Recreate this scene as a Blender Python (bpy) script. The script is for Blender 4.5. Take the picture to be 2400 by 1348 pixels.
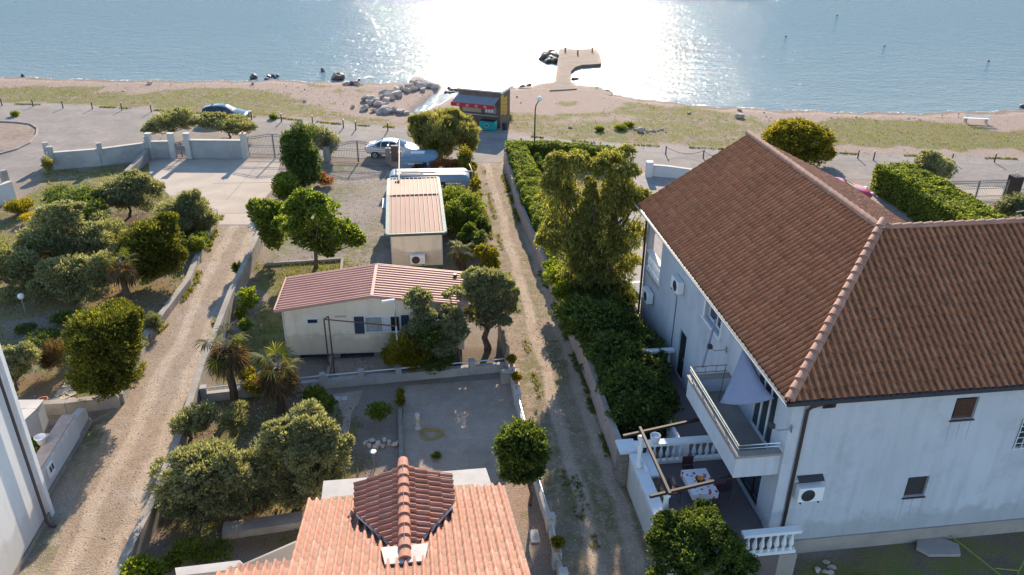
import bpy, bmesh, math, random
import numpy as np
from mathutils import Vector, Matrix

sc = bpy.context.scene
for o in list(bpy.data.objects): bpy.data.objects.remove(o)
col = sc.collection

# ---------------------------------------------------------------- camera, sky, sun, exposure
H = 20.0; F = 1885.0; TH = math.radians(26.86); ROLL = math.radians(0.6)
fw = np.array([0, math.cos(TH), -math.sin(TH)]); _r0 = np.array([1., 0, 0]); _u0 = np.cross(_r0, fw)
CR = math.cos(ROLL)*_r0 + math.sin(ROLL)*_u0; CU = -math.sin(ROLL)*_r0 + math.cos(ROLL)*_u0
CAM = np.array([0, 0, H])
cam = bpy.data.cameras.new('camera'); cam.sensor_width = 36; cam.lens = F/2400*36
cam.clip_start = 0.5; cam.clip_end = 9000
co = bpy.data.objects.new('camera', cam); col.objects.link(co)
M = Matrix(((CR[0], CU[0], -fw[0], 0), (CR[1], CU[1], -fw[1], 0), (CR[2], CU[2], -fw[2], H), (0, 0, 0, 1)))
co.matrix_world = M; sc.camera = co

SUN_EL = 23.0; SUN_AZ = 1.8           # azimuth to the right of +Y
w = bpy.data.worlds.new('World'); sc.world = w; w.use_nodes = True
nt = w.node_tree; bg = nt.nodes['Background']
sky = nt.nodes.new('ShaderNodeTexSky'); sky.sky_type = 'NISHITA'; sky.sun_disc = False
sky.sun_elevation = math.radians(SUN_EL); sky.sun_rotation = math.radians(SUN_AZ)
sky.air_density = 1.0; sky.dust_density = 0.0; sky.ozone_density = 2.0
nt.links.new(sky.outputs[0], bg.inputs[0]); bg.inputs[1].default_value = 0.15
sl = bpy.data.lights.new('sun', 'SUN'); sl.energy = 5.0; sl.angle = math.radians(0.55); sl.color = (1.0, 0.85, 0.66)
so = bpy.data.objects.new('sun', sl); col.objects.link(so)
_e, _a = math.radians(SUN_EL), math.radians(SUN_AZ)
sd = Vector((math.sin(_a)*math.cos(_e), math.cos(_a)*math.cos(_e), math.sin(_e)))
so.rotation_euler = sd.to_track_quat('Z', 'Y').to_euler(); so.location = (0, 0, 60)
sc.view_settings.view_transform = 'Standard'; sc.view_settings.look = 'None'
sc.view_settings.exposure = 0.97; sc.view_settings.gamma = 1
sc.cycles.use_denoising = True; sc.cycles.use_adaptive_sampling = False; sc.cycles.max_bounces = 9; sc.cycles.diffuse_bounces = 6; sc.cycles.glossy_bounces = 3
sc.cycles.transmission_bounces = 4; sc.cycles.transparent_max_bounces = 6
sc.cycles.sample_clamp_indirect = 6; sc.cycles.caustics_reflective = False; sc.cycles.caustics_refractive = False

# ---------------------------------------------------------------- helpers
rng = np.random.default_rng(7); random.seed(7)
def ray(x, y): return fw*F + CR*(x-1200) - CU*(y-674)
def at(x, y, z=0.):
    d = ray(x, y); t = (z-H)/d[2]; return np.array([d[0]*t, d[1]*t, z])
def at_y(x, y, Y):
    d = ray(x, y); return CAM + d*(Y/d[1])
def depth(p): return float((np.array(p)-CAM) @ fw)
def xy(x, y, z=0.): return at(x, y, z)[:2]
Z = np.array([0, 0, 1.])

class Fr:
    """local frame: u away from the camera side, v to the right, azimuth az turned left"""
    def __init__(s, ox, oy, az, oz=0.):
        a = math.radians(az); s.o = np.array([ox, oy, oz], float)
        s.d = np.array([-math.sin(a), math.cos(a), 0]); s.n = np.array([math.cos(a), math.sin(a), 0])
    def P(s, u, v, z): return s.o + s.d*u + s.n*v + Z*z
W0 = Fr(0, 0, 0)

WL = {}
class MB:
    def __init__(s): s.v = []; s.f = []; s.c = 0
    def add(s, vs, fs):
        vs = np.asarray(vs, float); b = s.c; s.v.append(vs); s.c += len(vs)
        s.f += [[i+b for i in f] for f in fs]; return s
    def box(s, u0, u1, v0, v1, z0, z1, fr=W0):
        P = fr.P
        vs = [P(u, v, z) for z in (z0, z1) for u, v in ((u0, v0), (u0, v1), (u1, v1), (u1, v0))]
        return s.add(vs, [[3, 2, 1, 0], [4, 5, 6, 7], [0, 1, 5, 4], [1, 2, 6, 5], [2, 3, 7, 6], [3, 0, 4, 7]])
    def prism(s, pts, z0, z1):
        n = len(pts); z0s = z0 if hasattr(z0, '__len__') else [z0]*n; z1s = z1 if hasattr(z1, '__len__') else [z1]*n
        vs = [(p[0], p[1], z) for p, z in zip(pts, z0s)] + [(p[0], p[1], z) for p, z in zip(pts, z1s)]
        return s.add(vs, [list(range(n))[::-1], list(range(n, 2*n))] + [[i, (i+1) % n, n+(i+1) % n, n+i] for i in range(n)])
    def poly(s, pts): return s.add(pts, [list(range(len(pts)))])
    def slab(s, pts, t):
        """pts: 3D polygon, thickened downward by t"""
        n = len(pts); a = np.array(pts, float); b = a - Z*t
        return s.add(np.vstack([a, b]), [list(range(n)), list(range(n, 2*n))[::-1]] + [[n+i, n+(i+1) % n, (i+1) % n, i] for i in range(n)])
    def tube(s, pts, r, seg=6, cap=True):
        pts = [np.array(p, float) for p in pts]; n = len(pts)
        rs = r if hasattr(r, '__len__') else [r]*n
        vs = []; up = None
        for i, p in enumerate(pts):
            t = pts[min(i+1, n-1)] - pts[max(i-1, 0)]; t /= (np.linalg.norm(t)+1e-9)
            if up is None: up = np.array([0, 0, 1.]) if abs(t[2]) < .9 else np.array([1., 0, 0])
            a = np.cross(t, up); a /= (np.linalg.norm(a)+1e-9); b = np.cross(t, a); up = -b
            for k in range(seg):
                q = 2*math.pi*k/seg; vs.append(p + rs[i]*(math.cos(q)*a + math.sin(q)*b))
        fs = [[i*seg+k, i*seg+(k+1) % seg, (i+1)*seg+(k+1) % seg, (i+1)*seg+k] for i in range(n-1) for k in range(seg)]
        if cap: fs += [list(range(seg))[::-1], [(n-1)*seg+k for k in range(seg)]]
        return s.add(vs, fs)
    def lathe(s, c, prof, seg=14):
        c = np.array(c, float); vs = []
        for r, z in prof:
            for k in range(seg):
                q = 2*math.pi*k/seg; vs.append(c + [r*math.cos(q), r*math.sin(q), z])
        n = len(prof)
        fs = [[i*seg+k, i*seg+(k+1) % seg, (i+1)*seg+(k+1) % seg, (i+1)*seg+k] for i in range(n-1) for k in range(seg)]
        fs += [list(range(seg))[::-1], [(n-1)*seg+k for k in range(seg)]]
        return s.add(vs, fs)
    def bar(s, a, b, w, h):
        """rectangular beam from a to b"""
        a = np.array(a, float); b = np.array(b, float); t = b-a; t /= np.linalg.norm(t)
        sd_ = np.cross(t, Z)
        if np.linalg.norm(sd_) < 1e-3: sd_ = np.array([1., 0, 0])
        sd_ /= np.linalg.norm(sd_); up = np.cross(sd_, t)
        vs = [p + sx*w/2*sd_ + sz*h/2*up for p in (a, b) for sx, sz in ((-1, -1), (1, -1), (1, 1), (-1, 1))]
        return s.add(vs, [[3, 2, 1, 0], [4, 5, 6, 7], [0, 1, 5, 4], [1, 2, 6, 5], [2, 3, 7, 6], [3, 0, 4, 7]])
    def build(s, name, mat, parent=None, smooth=False, bevel=0):
        V = np.vstack(s.v); off = WL.get(parent.name, np.zeros(3)) if parent else np.zeros(3)
        me = bpy.data.meshes.new(name); me.from_pydata((V-off).tolist(), [], s.f); me.materials.append(mat)
        bm = bmesh.new(); bm.from_mesh(me)
        bmesh.ops.recalc_face_normals(bm, faces=bm.faces) if len(s.f) < 30000 else None
        if bevel: bmesh.ops.bevel(bm, geom=list(bm.edges), offset=bevel, segments=1, affect='EDGES', clamp_overlap=True)
        bm.to_mesh(me); bm.free()
        if smooth: me.polygons.foreach_set('use_smooth', [True]*len(me.polygons))
        o = bpy.data.objects.new(name, me); col.objects.link(o)
        if parent: o.parent = parent
        WL[o.name] = off
        return o

def fastmesh(name, V, quads, mat, parent=None, smooth=False):
    off = WL.get(parent.name, np.zeros(3)) if parent else np.zeros(3)
    V = (V-off).astype(np.float32); n = len(quads); k = quads.shape[1]
    me = bpy.data.meshes.new(name); me.vertices.add(len(V)); me.vertices.foreach_set('co', V.ravel())
    me.loops.add(n*k); me.loops.foreach_set('vertex_index', quads.astype(np.int32).ravel())
    me.polygons.add(n); me.polygons.foreach_set('loop_start', (np.arange(n)*k).astype(np.int32))
    me.polygons.foreach_set('loop_total', np.full(n, k, np.int32))
    if smooth: me.polygons.foreach_set('use_smooth', np.ones(n, bool))
    me.update(calc_edges=True); me.materials.append(mat)
    o = bpy.data.objects.new(name, me); col.objects.link(o)
    if parent: o.parent = parent
    WL[o.name] = off
    return o

def tag(o, label=None, cat=None, group=None, kind=None):
    if label: o['label'] = label
    if cat: o['category'] = cat
    if group: o['group'] = group
    if kind: o['kind'] = kind
    return o
def thing(name, loc, label, cat, group=None):
    o = bpy.data.objects.new(name, None); col.objects.link(o); o.location = tuple(loc); o.empty_display_size = .3
    WL[o.name] = np.array(loc, float); return tag(o, label, cat, group)
def copy_tree(o, loc, label=None):
    c = o.copy(); col.objects.link(c); c.location = tuple(loc)
    if label: c['label'] = label
    WL[c.name] = np.array(loc, float)
    for ch in list(o.children):
        k = ch.copy(); col.objects.link(k); k.parent = c
        for g in list(ch.children):
            q = g.copy(); col.objects.link(q); q.parent = k
    return c

# ---------------------------------------------------------------- materials
def _m(name):
    m = bpy.data.materials.new(name); m.use_nodes = True; t = m.node_tree
    return m, t, t.nodes['Principled BSDF']
def noise(t, scale, detail=4, rough=.6, vec=None, dist=0):
    n = t.nodes.new('ShaderNodeTexNoise'); n.inputs['Scale'].default_value = scale; n.inputs['Detail'].default_value = detail
    n.inputs['Roughness'].default_value = rough; n.inputs['Distortion'].default_value = dist
    if vec is not None: t.links.new(vec, n.inputs['Vector'])
    return n.outputs['Fac']
def ramp(t, fac, stops):
    r = t.nodes.new('ShaderNodeValToRGB'); e = r.color_ramp.elements
    e[0].position, e[0].color = stops[0][0], (*stops[0][1], 1); e[1].position, e[1].color = stops[-1][0], (*stops[-1][1], 1)
    for p, c in stops[1:-1]:
        k = e.new(p); k.color = (*c, 1)
    t.links.new(fac, r.inputs[0]); return r.outputs[0]
def mixc(t, fac, a, b, mode='MIX'):
    n = t.nodes.new('ShaderNodeMix'); n.data_type = 'RGBA'; n.blend_type = mode
    for s, v in ((0, fac), (6, a), (7, b)):
        if isinstance(v, (int, float)): n.inputs[s].default_value = v
        elif isinstance(v, tuple): n.inputs[s].default_value = (*v, 1) if len(v) == 3 else v
        else: t.links.new(v, n.inputs[s])
    return n.outputs[2]
def geo_pos(t): return t.nodes.new('ShaderNodeNewGeometry').outputs['Position']
def bump(t, b, h, strength, dist=.02):
    n = t.nodes.new('ShaderNodeBump'); n.inputs['Strength'].default_value = strength; n.inputs['Distance'].default_value = dist
    t.links.new(h, n.inputs['Height']); t.links.new(n.outputs[0], b.inputs['Normal']); return n
def mul(c, k): return tuple(min(1, x*k) for x in c)
def pbr(name, c, rough=.8, var=.18, vs=1.2, fine=12., bmp=.15, bd=.01, metal=0, spec=.35, c2=None, stain=None, streak=None):
    m, t, b = _m(name); p = geo_pos(t)
    n1 = noise(t, vs, 5, .6, p); n2 = noise(t, fine, 3, .6, p)
    base = ramp(t, n1, [(.3, mul(c, 1-var)), (.7, mul(c2 or c, 1+var*.7))])
    base = mixc(t, .45, base, ramp(t, n2, [(.3, (1-var*1.5,)*3), (.7, (1+var*.0,)*3)]), 'MULTIPLY')
    if stain: base = mixc(t, ramp(t, noise(t, .6, 6, .75, p), [(.52, (0, 0, 0)), (.72, (.8,)*3)]), base, stain)
    if streak:
        mp = t.nodes.new('ShaderNodeMapping'); mp.inputs['Scale'].default_value = (2.6, 2.6, .16); t.links.new(p, mp.inputs[0])
        base = mixc(t, ramp(t, noise(t, 1.0, 6, .75, mp.outputs[0]), [(.50, (0, 0, 0)), (.70, (.55,)*3)]), base, streak)
        sz = t.nodes.new('ShaderNodeSeparateXYZ'); t.links.new(p, sz.inputs[0]); q = t.nodes.new('ShaderNodeMath'); q.operation = 'MULTIPLY_ADD'
        t.links.new(noise(t, 1.3, 6, .7, p), q.inputs[0]); q.inputs[1].default_value = -2.2; t.links.new(sz.outputs[2], q.inputs[2])
        base = mixc(t, ramp(t, q.outputs[0], [(-.0, (.5,)*3), (.35, (0, 0, 0))]), base, mul(streak, .8))
    t.links.new(base, b.inputs['Base Color']); b.inputs['Roughness'].default_value = rough
    b.inputs['Metallic'].default_value = metal; b.inputs['Specular IOR Level'].default_value = spec
    if bmp: bump(t, b, n2, bmp, bd)
    return m
def gravel(name, c, scale=9., var=.3, stone=(.45, .42, .4), grass=0., dirt=None, bmp=.6, line=None):
    m, t, b = _m(name); p = geo_pos(t)
    v = t.nodes.new('ShaderNodeTexVoronoi'); v.inputs['Scale'].default_value = scale; t.links.new(p, v.inputs['Vector'])
    n0 = noise(t, .35, 6, .65, p); n1 = noise(t, 2.2, 5, .6, p); n2 = noise(t, scale*2.4, 3, .7, p)
    base = ramp(t, n0, [(.3, mul(c, .82)), (.5, c), (.7, mul(dirt or c, 1.12))])
    base = mixc(t, .7, base, ramp(t, n1, [(.3, (.72, .70, .68)), (.7, (1, 1, 1))]), 'MULTIPLY')
    base = mixc(t, .8, base, ramp(t, n2, [(.34, (.55, .54, .53)), (.5, (.9, .9, .9)), (.66, (1, 1, 1))]), 'MULTIPLY')
    base = mixc(t, ramp(t, n2, [(.62, (0, 0, 0)), (.75, (.6,)*3)]), base, stone)
    trk = None
    if line:
        a_, b2_ = np.array(line[0]), np.array(line[1]); d_ = (b2_-a_)/np.linalg.norm(b2_-a_); n_ = np.array([d_[1], -d_[0]])
        vm = t.nodes.new('ShaderNodeVectorMath'); vm.operation = 'DOT_PRODUCT'; t.links.new(p, vm.inputs[0]); vm.inputs[1].default_value = (n_[0], n_[1], 0)
        q1 = t.nodes.new('ShaderNodeMath'); q1.operation = 'SUBTRACT'; t.links.new(vm.outputs['Value'], q1.inputs[0]); q1.inputs[1].default_value = float(a_ @ n_)
        q0 = t.nodes.new('ShaderNodeMath'); q0.operation = 'MULTIPLY_ADD'; t.links.new(noise(t, .25, 3, .5, p), q0.inputs[0]); q0.inputs[1].default_value = .9; t.links.new(q1.outputs[0], q0.inputs[2])
        q2 = t.nodes.new('ShaderNodeMath'); q2.operation = 'ABSOLUTE'; t.links.new(q0.outputs[0], q2.inputs[0])
        trk = ramp(t, q2.outputs[0], [(.28, (0, 0, 0)), (.5, (1, 1, 1)), (.85, (1, 1, 1)), (1., (0, 0, 0))])
        base = mixc(t, trk, mixc(t, 1., base, (.84, .80, .76), 'MULTIPLY'), mixc(t, 1., base, (1.1, 1.08, 1.05), 'MULTIPLY'))
    if grass:
        g = ramp(t, noise(t, 1.6, 7, .78, p), [(.60-grass*.2, (0, 0, 0)), (.66-grass*.2, (.75,)*3)])
        g2 = mixc(t, 1.0, g, ramp(t, noise(t, .25, 3, .5, p), [(.4, (0, 0, 0)), (.6, (1, 1, 1))]), 'MULTIPLY')
        if trk is not None: g2 = mixc(t, trk, g2, (0, 0, 0))
        base = mixc(t, g2, base, ramp(t, n1, [(.35, (.09, .095, .03)), (.65, (.17, .16, .055))]))
    t.links.new(base, b.inputs['Base Color']); b.inputs['Roughness'].default_value = .92; b.inputs['Specular IOR Level'].default_value = .2
    h = t.nodes.new('ShaderNodeMath'); h.operation = 'ADD'; t.links.new(n2, h.inputs[0]); t.links.new(n1, h.inputs[1])
    bump(t, b, h.outputs[0], bmp, .05)
    return m
def leafmat(name, stops, tr=.35, rough=.55, gloss=.25):
    m, t, b = _m(name); g = t.nodes.new('ShaderNodeNewGeometry')
    c = ramp(t, g.outputs['Random Per Island'], stops)
    c = mixc(t, .6, c, ramp(t, noise(t, .9, 3, .6, g.outputs['Position']), [(.35, (.62, .66, .6)), (.65, (1, 1, .95))]), 'MULTIPLY')
    t.links.new(c, b.inputs['Base Color']); b.inputs['Roughness'].default_value = rough; b.inputs['Specular IOR Level'].default_value = gloss
    tl = t.nodes.new('ShaderNodeBsdfTranslucent'); c2 = mixc(t, 1., c, (1.4, 1.3, .62), 'MULTIPLY'); t.links.new(c2, tl.inputs[0])
    mx = t.nodes.new('ShaderNodeMixShader'); mx.inputs[0].default_value = min(.62, tr+.22)
    t.links.new(b.outputs[0], mx.inputs[1]); t.links.new(tl.outputs[0], mx.inputs[2])
    t.links.new(mx.outputs[0], t.nodes['Material Output'].inputs[0]); return m
def tilemat(name, c, c2, dirt, rough=.75, spec=.3):
    m, t, b = _m(name); g = t.nodes.new('ShaderNodeNewGeometry'); p = g.outputs['Position']
    base = ramp(t, g.outputs['Random Per Island'], [(0, c), (.55, mul(c, 1.08)), (1, c2)])
    base = mixc(t, ramp(t, noise(t, 3.5, 6, .75, p), [(.5, (0, 0, 0)), (.68, (.75,)*3)]), base, dirt)
    base = mixc(t, .5, base, ramp(t, noise(t, .5, 4, .6, p), [(.3, (.72, .7, .7)), (.7, (1, 1, 1))]), 'MULTIPLY')
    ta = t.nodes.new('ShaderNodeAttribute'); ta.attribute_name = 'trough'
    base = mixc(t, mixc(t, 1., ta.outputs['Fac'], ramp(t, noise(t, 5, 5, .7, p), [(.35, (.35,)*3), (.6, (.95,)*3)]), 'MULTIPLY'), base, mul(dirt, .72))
    t.links.new(base, b.inputs['Base Color']); b.inputs['Roughness'].default_value = rough; b.inputs['Specular IOR Level'].default_value = spec
    bump(t, b, noise(t, 40, 3, .6, p), .25, .01); return m
def glass(name, c=(.03, .045, .06)):
    m, t, b = _m(name); b.inputs['Base Color'].default_value = (*c, 1); b.inputs['Roughness'].default_value = .06
    b.inputs['Specular IOR Level'].default_value = .8; return m
def brickmat(name, c1, c2, mortar, scale=1., bw=.4, bh=.14):
    m, t, b = _m(name); g = t.nodes.new('ShaderNodeNewGeometry')
    tc = t.nodes.new('ShaderNodeSeparateXYZ'); t.links.new(g.outputs['Position'], tc.inputs[0])
    ad = t.nodes.new('ShaderNodeMath'); ad.operation = 'ADD'; t.links.new(tc.outputs[0], ad.inputs[0]); t.links.new(tc.outputs[1], ad.inputs[1])
    cb = t.nodes.new('ShaderNodeCombineXYZ'); t.links.new(ad.outputs[0], cb.inputs[0]); t.links.new(tc.outputs[2], cb.inputs[1])
    br = t.nodes.new('ShaderNodeTexBrick'); t.links.new(cb.outputs[0], br.inputs[0]); br.inputs['Scale'].default_value = scale
    br.inputs['Color1'].default_value = (*c1, 1); br.inputs['Color2'].default_value = (*c2, 1); br.inputs['Mortar'].default_value = (*mortar, 1)
    br.inputs['Brick Width'].default_value = bw; br.inputs['Row Height'].default_value = bh; br.inputs['Mortar Size'].default_value = .012
    base = mixc(t, .6, br.outputs[0], ramp(t, noise(t, 4, 5, .7, g.outputs['Position']), [(.3, (.6, .58, .55)), (.7, (1, 1, 1))]), 'MULTIPLY')
    t.links.new(base, b.inputs['Base Color']); b.inputs['Roughness'].default_value = .9
    bump(t, b, noise(t, 18, 4, .6, g.outputs['Position']), .4, .02); return m

m_asphalt = gravel('asphalt', (.30, .265, .245), 14, stone=(.40, .37, .35), bmp=.15, dirt=(.34, .295, .265))
m_shoulder = gravel('shoulder', (.34, .30, .275), 14, stone=(.42, .38, .35), bmp=.15)
m_gravel = gravel('gravel_lane', (.47, .37, .285), 6, stone=(.58, .54, .5), dirt=(.44, .375, .32), bmp=.5, line=(at(550, 540)[:2], at(170, 1340)[:2]))
m_lane = gravel('dirt_lane', (.46, .355, .27), 5, stone=(.62, .58, .53), grass=.8, dirt=(.42, .35, .28), bmp=.6, line=(at(1150, 390)[:2], at(1420, 1340)[:2]))
m_yard = gravel('yard_gravel', (.33, .28, .25), 6, stone=(.5, .46, .42), grass=.9, dirt=(.33, .28, .22))
m_court = gravel('court_gravel', (.47, .37, .295), 7, stone=(.5, .47, .45), bmp=.4)
m_houseyard = gravel('house_yard', (.42, .37, .34), 7, stone=(.55, .5, .47), bmp=.4)
m_conc = pbr('concrete_drive', (.47, .39, .32), .9, .16, .5, 9, .2, stain=(.33, .29, .25))
m_concrete = pbr('concrete', (.36, .32, .28), .92, .22, 1.4, 11, .35, stain=(.2, .18, .15))
m_greywall = pbr('rendered_wall', (.42, .40, .38), .9, .15, .8, 9, .25, stain=(.25, .24, .22))  # even grey wall render with darker stains
m_cap = pbr('wall_coping', (.55, .51, .47), .85, .12, 1.5, 10, .15)
m_pink = pbr('pinkish_block', (.46, .36, .31), .92, .15, 2.5, 10, .35, stain=(.3, .25, .21))
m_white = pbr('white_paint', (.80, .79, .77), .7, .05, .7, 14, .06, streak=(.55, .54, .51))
m_whitewall = pbr('white_render_shade_tint', (.52, .545, .60), .85, .08, .35, 25, .2, stain=(.38, .40, .44), streak=(.36, .37, .39))  # white render; the blue of skylit shade is put into this base colour
m_trim = pbr('white_trim', (.78, .78, .78), .6, .05, 1, 20, .05)
m_plinth = pbr('plinth', (.36, .31, .28), .9, .15, 1.2, 14, .2)
m_cream = pbr('cream_cladding', (.86, .72, .54), .7, .04, .7, 3, .02, stain=(.66, .54, .38), streak=(.55, .45, .33))
m_dark = pbr('dark_metal', (.045, .045, .05), .5, .1, 3, 10, .05)
m_brownpipe = pbr('brown_pipe', (.07, .05, .045), .45, .1, 3, 10, .03)
m_green = pbr('green_trim', (.06, .12, .10), .6, .1, 2, 10, .05)
m_navy = pbr('blue_shutter', (.035, .055, .09), .6, .1, 2, 10, .05)
m_darkgreen = pbr('dark_green_door', (.02, .035, .032), .5, .1, 2, 10, .05)
m_brown = pbr('brown_wood', (.035, .02, .018), .6, .25, 3, 18, .15)
m_shutter = pbr('brown_shutter', (.10, .05, .035), .55, .15, 3, 18, .1)
m_rust = pbr('rusty_steel', (.17, .09, .07), .7, .35, 4, 14, .2)
m_steel = pbr('galvanised_steel', (.5, .5, .5), .35, .1, 4, 14, .05, metal=.7)
m_gateiron = pbr('painted_iron', (.22, .21, .20), .6, .1, 4, 14, .05)
m_chrome = pbr('bright_rail', (.75, .76, .78), .22, .05, 4, 14, .0, metal=1)
m_glass = glass('window_glass'); m_carglass = glass('car_glass', (.015, .02, .025))
m_rubber = pbr('rubber', (.02, .02, .02), .8, .1, 5, 10, .0)
m_curtain = pbr('curtain', (.35, .37, .34), .9, .25, 9, 20, .1)
m_floor = pbr('tiled_floor', (.30, .26, .23), .6, .15, 1.5, 8, .05)
m_terr = pbr('terrace_floor', (.16, .13, .13), .5, .12, 1.5, 8, .05)
m_stonewall = brickmat('stone_wall', (.33, .29, .25), (.24, .21, .19), (.16, .14, .12), 1, .33, .11)
m_rubble = brickmat('rubble_base', (.42, .36, .30), (.30, .27, .23), (.2, .17, .14), 1, .5, .22)
m_tan = brickmat('tan_tiles', (.48, .38, .24), (.42, .33, .2), (.25, .2, .14), 1, .32, .2)
m_rock = pbr('beach_rock', (.56, .46, .38), .9, .35, 1.6, 8, .7, .06)
m_wetrock = pbr('wet_rock', (.13, .10, .085), .5, .35, 1.6, 8, .7, .06)
m_bark = pbr('bark', (.14, .105, .08), .95, .35, 4, 16, .7, .04)
m_palmbark = pbr('palm_bark', (.12, .085, .06), .95, .4, 8, 30, .9, .05)
m_jetty = pbr('jetty_concrete', (.20, .145, .115), .9, .22, .8, 7, .4, .03, stain=(.19, .15, .13))
m_terracotta = pbr('terracotta', (.42, .17, .10), .8, .12, 3, 15, .1)
m_tileR = tilemat('brown_roof_tile', (.375, .15, .075), (.44, .195, .105), (.155, .082, .05))
m_tileD = tilemat('ridge_tile', (.38, .20, .14), (.46, .26, .19), (.2, .13, .11))
m_tileN = tilemat('terracotta_tile', (.35, .168, .12), (.43, .235, .18), (.235, .15, .118))
m_tileN2 = tilemat('dormer_tile', (.46, .20, .13), (.54, .27, .19), (.32, .18, .13))
m_roofA = pbr('pink_sheet_roof', (.50, .28, .225), .55, .08, .6, 12, .04, spec=.15)
m_roofB = pbr('beige_sheet_roof', (.42, .24, .185), .7, .1, .5, 12, .06, spec=.2)
m_roofK = pbr('kiosk_roof', (.62, .55, .48), .6, .08, .8, 12, .05)
m_kiosk = pbr('kiosk_cladding', (.17, .115, .10), .8, .2, 2, 12, .1)
m_awn = pbr('grey_awning', (.24, .245, .27), .8, .08, 2, 12, .05)
m_red = pbr('red_cloth', (.45, .03, .035), .7, .08, 2, 12, .05)
m_teal = pbr('teal_panel', (.01, .32, .30), .4, .08, 2, 12, .0)
m_yellow = pbr('yellow_panel', (.60, .36, .04), .6, .15, 5, 12, .0)
m_pinkpaint = pbr('pink_print', (.75, .45, .48), .6, .1, 5, 12, .0)
m_orange = pbr('orange_lens', (.9, .28, .02), .3, .05, 2, 10, 0)
m_beige = pbr('beige_panel', (.5, .43, .33), .7, .1, 2, 10, 0)
m_carwhite = pbr('white_car_paint', (.72, .74, .76), .18, .02, 1, 10, 0, spec=.6)
m_cardark = pbr('dark_car_paint', (.05, .065, .08), .12, .02, 1, 10, 0, spec=.8)
m_carpink = pbr('pink_car_paint', (.50, .07, .13), .3, .04, 1, 10, 0, spec=.6)
m_silver = pbr('silver_shell', (.17, .25, .32), .5, .08, .7, 12, .03, spec=.6)  # blue-silver caravan shell; tree shade is put into the darker, bluer colour
m_sail = pbr('lilac_sail', (.27, .29, .40), .8, .08, 1.5, 12, .08)
m_hose = pbr('yellow_hose', (.45, .32, .08), .5, .1, 2, 10, 0)
m_lime = pbr('lime_paint', (.24, .32, .05), .5, .1, 2, 10, 0)
m_lamp = pbr('lamp_globe', (.75, .75, .73), .3, .03, 2, 10, 0)
m_skin = pbr('skin', (.40, .22, .16), .6, .05, 2, 10, 0)
m_towel = pbr('dark_towel', (.07, .08, .11), .9, .1, 2, 10, 0)
m_flag = pbr('flagstone', (.50, .42, .33), .9, .2, 1.5, 10, .3)
m_wood = pbr('grey_timber', (.28, .25, .21), .9, .25, 4, 18, .3)
m_cloth = None

# leaf palettes
L_olive = leafmat('olive_leaf', [(0, (.14, .155, .085)), (.5, (.29, .30, .175)), (.85, (.43, .43, .27)), (1, (.54, .53, .38))], .28)
L_dark = leafmat('dark_leaf', [(0, (.05, .08, .025)), (.6, (.11, .16, .04)), (1, (.24, .29, .07))], .32, gloss=.3)
L_pine = leafmat('pine_tips', [(0, (.045, .06, .015)), (.55, (.12, .135, .03)), (.85, (.26, .26, .05)), (1, (.42, .38, .07))], .28)
L_fig = leafmat('broad_leaf', [(0, (.09, .13, .025)), (.6, (.20, .28, .05)), (1, (.38, .44, .10))], .42, gloss=.3)
L_hedge = leafmat('hedge_leaf', [(0, (.07, .10, .02)), (.6, (.18, .24, .045)), (1, (.34, .38, .08))], .38)
L_euc = leafmat('willow_leaf', [(0, (.10, .12, .035)), (.5, (.25, .26, .075)), (.85, (.44, .42, .13)), (1, (.55, .48, .18))], .42)
L_tam = leafmat('tamarisk_leaf', [(0, (.13, .14, .06)), (.5, (.30, .29, .12)), (1, (.50, .45, .20))], .35)
L_yel = leafmat('yellow_leaf', [(0, (0.176, 0.165, 0.022)), (.6, (0.396, 0.308, 0.033)), (1, (0.605, 0.462, 0.055))], .4)
L_lime = leafmat('lime_leaf', [(0, (0.097, 0.152, 0.020)), (.6, (0.221, 0.289, 0.041)), (1, (0.414, 0.442, 0.068))], .45)
L_mim = leafmat('ochre_leaf', [(0, (.08, .085, .016)), (.5, (.22, .20, .03)), (1, (.50, .42, .06))], .38)
L_red = leafmat('red_vine', [(0, (0.156, 0.055, 0.031)), (.6, (0.343, 0.125, 0.055)), (1, (0.530, 0.250, 0.094))], .35)
L_palm = leafmat('palm_leaf', [(0, (0.054, 0.071, 0.015)), (.6, (0.108, 0.129, 0.027)), (1, (0.303, 0.291, 0.054))], .35, gloss=.1)
L_dead = leafmat('dead_frond', [(0, (0.075, 0.048, 0.027)), (.6, (0.162, 0.108, 0.060)), (1, (0.280, 0.206, 0.118))], .3)
L_lav = leafmat('grey_leaf', [(0, (0.086, 0.101, 0.058)), (.6, (0.187, 0.216, 0.122)), (1, (0.317, 0.317, 0.216))], .3)
L_grass = leafmat('grass_blade', [(0, (.10, .12, .03)), (.6, (.20, .21, .055)), (1, (.32, .30, .10))], .34)
L_fur = leafmat('flower_leaf', [(0, (0.110, 0.121, 0.022)), (.6, (0.242, 0.220, 0.033)), (1, (0.418, 0.330, 0.055))], .4)
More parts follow.
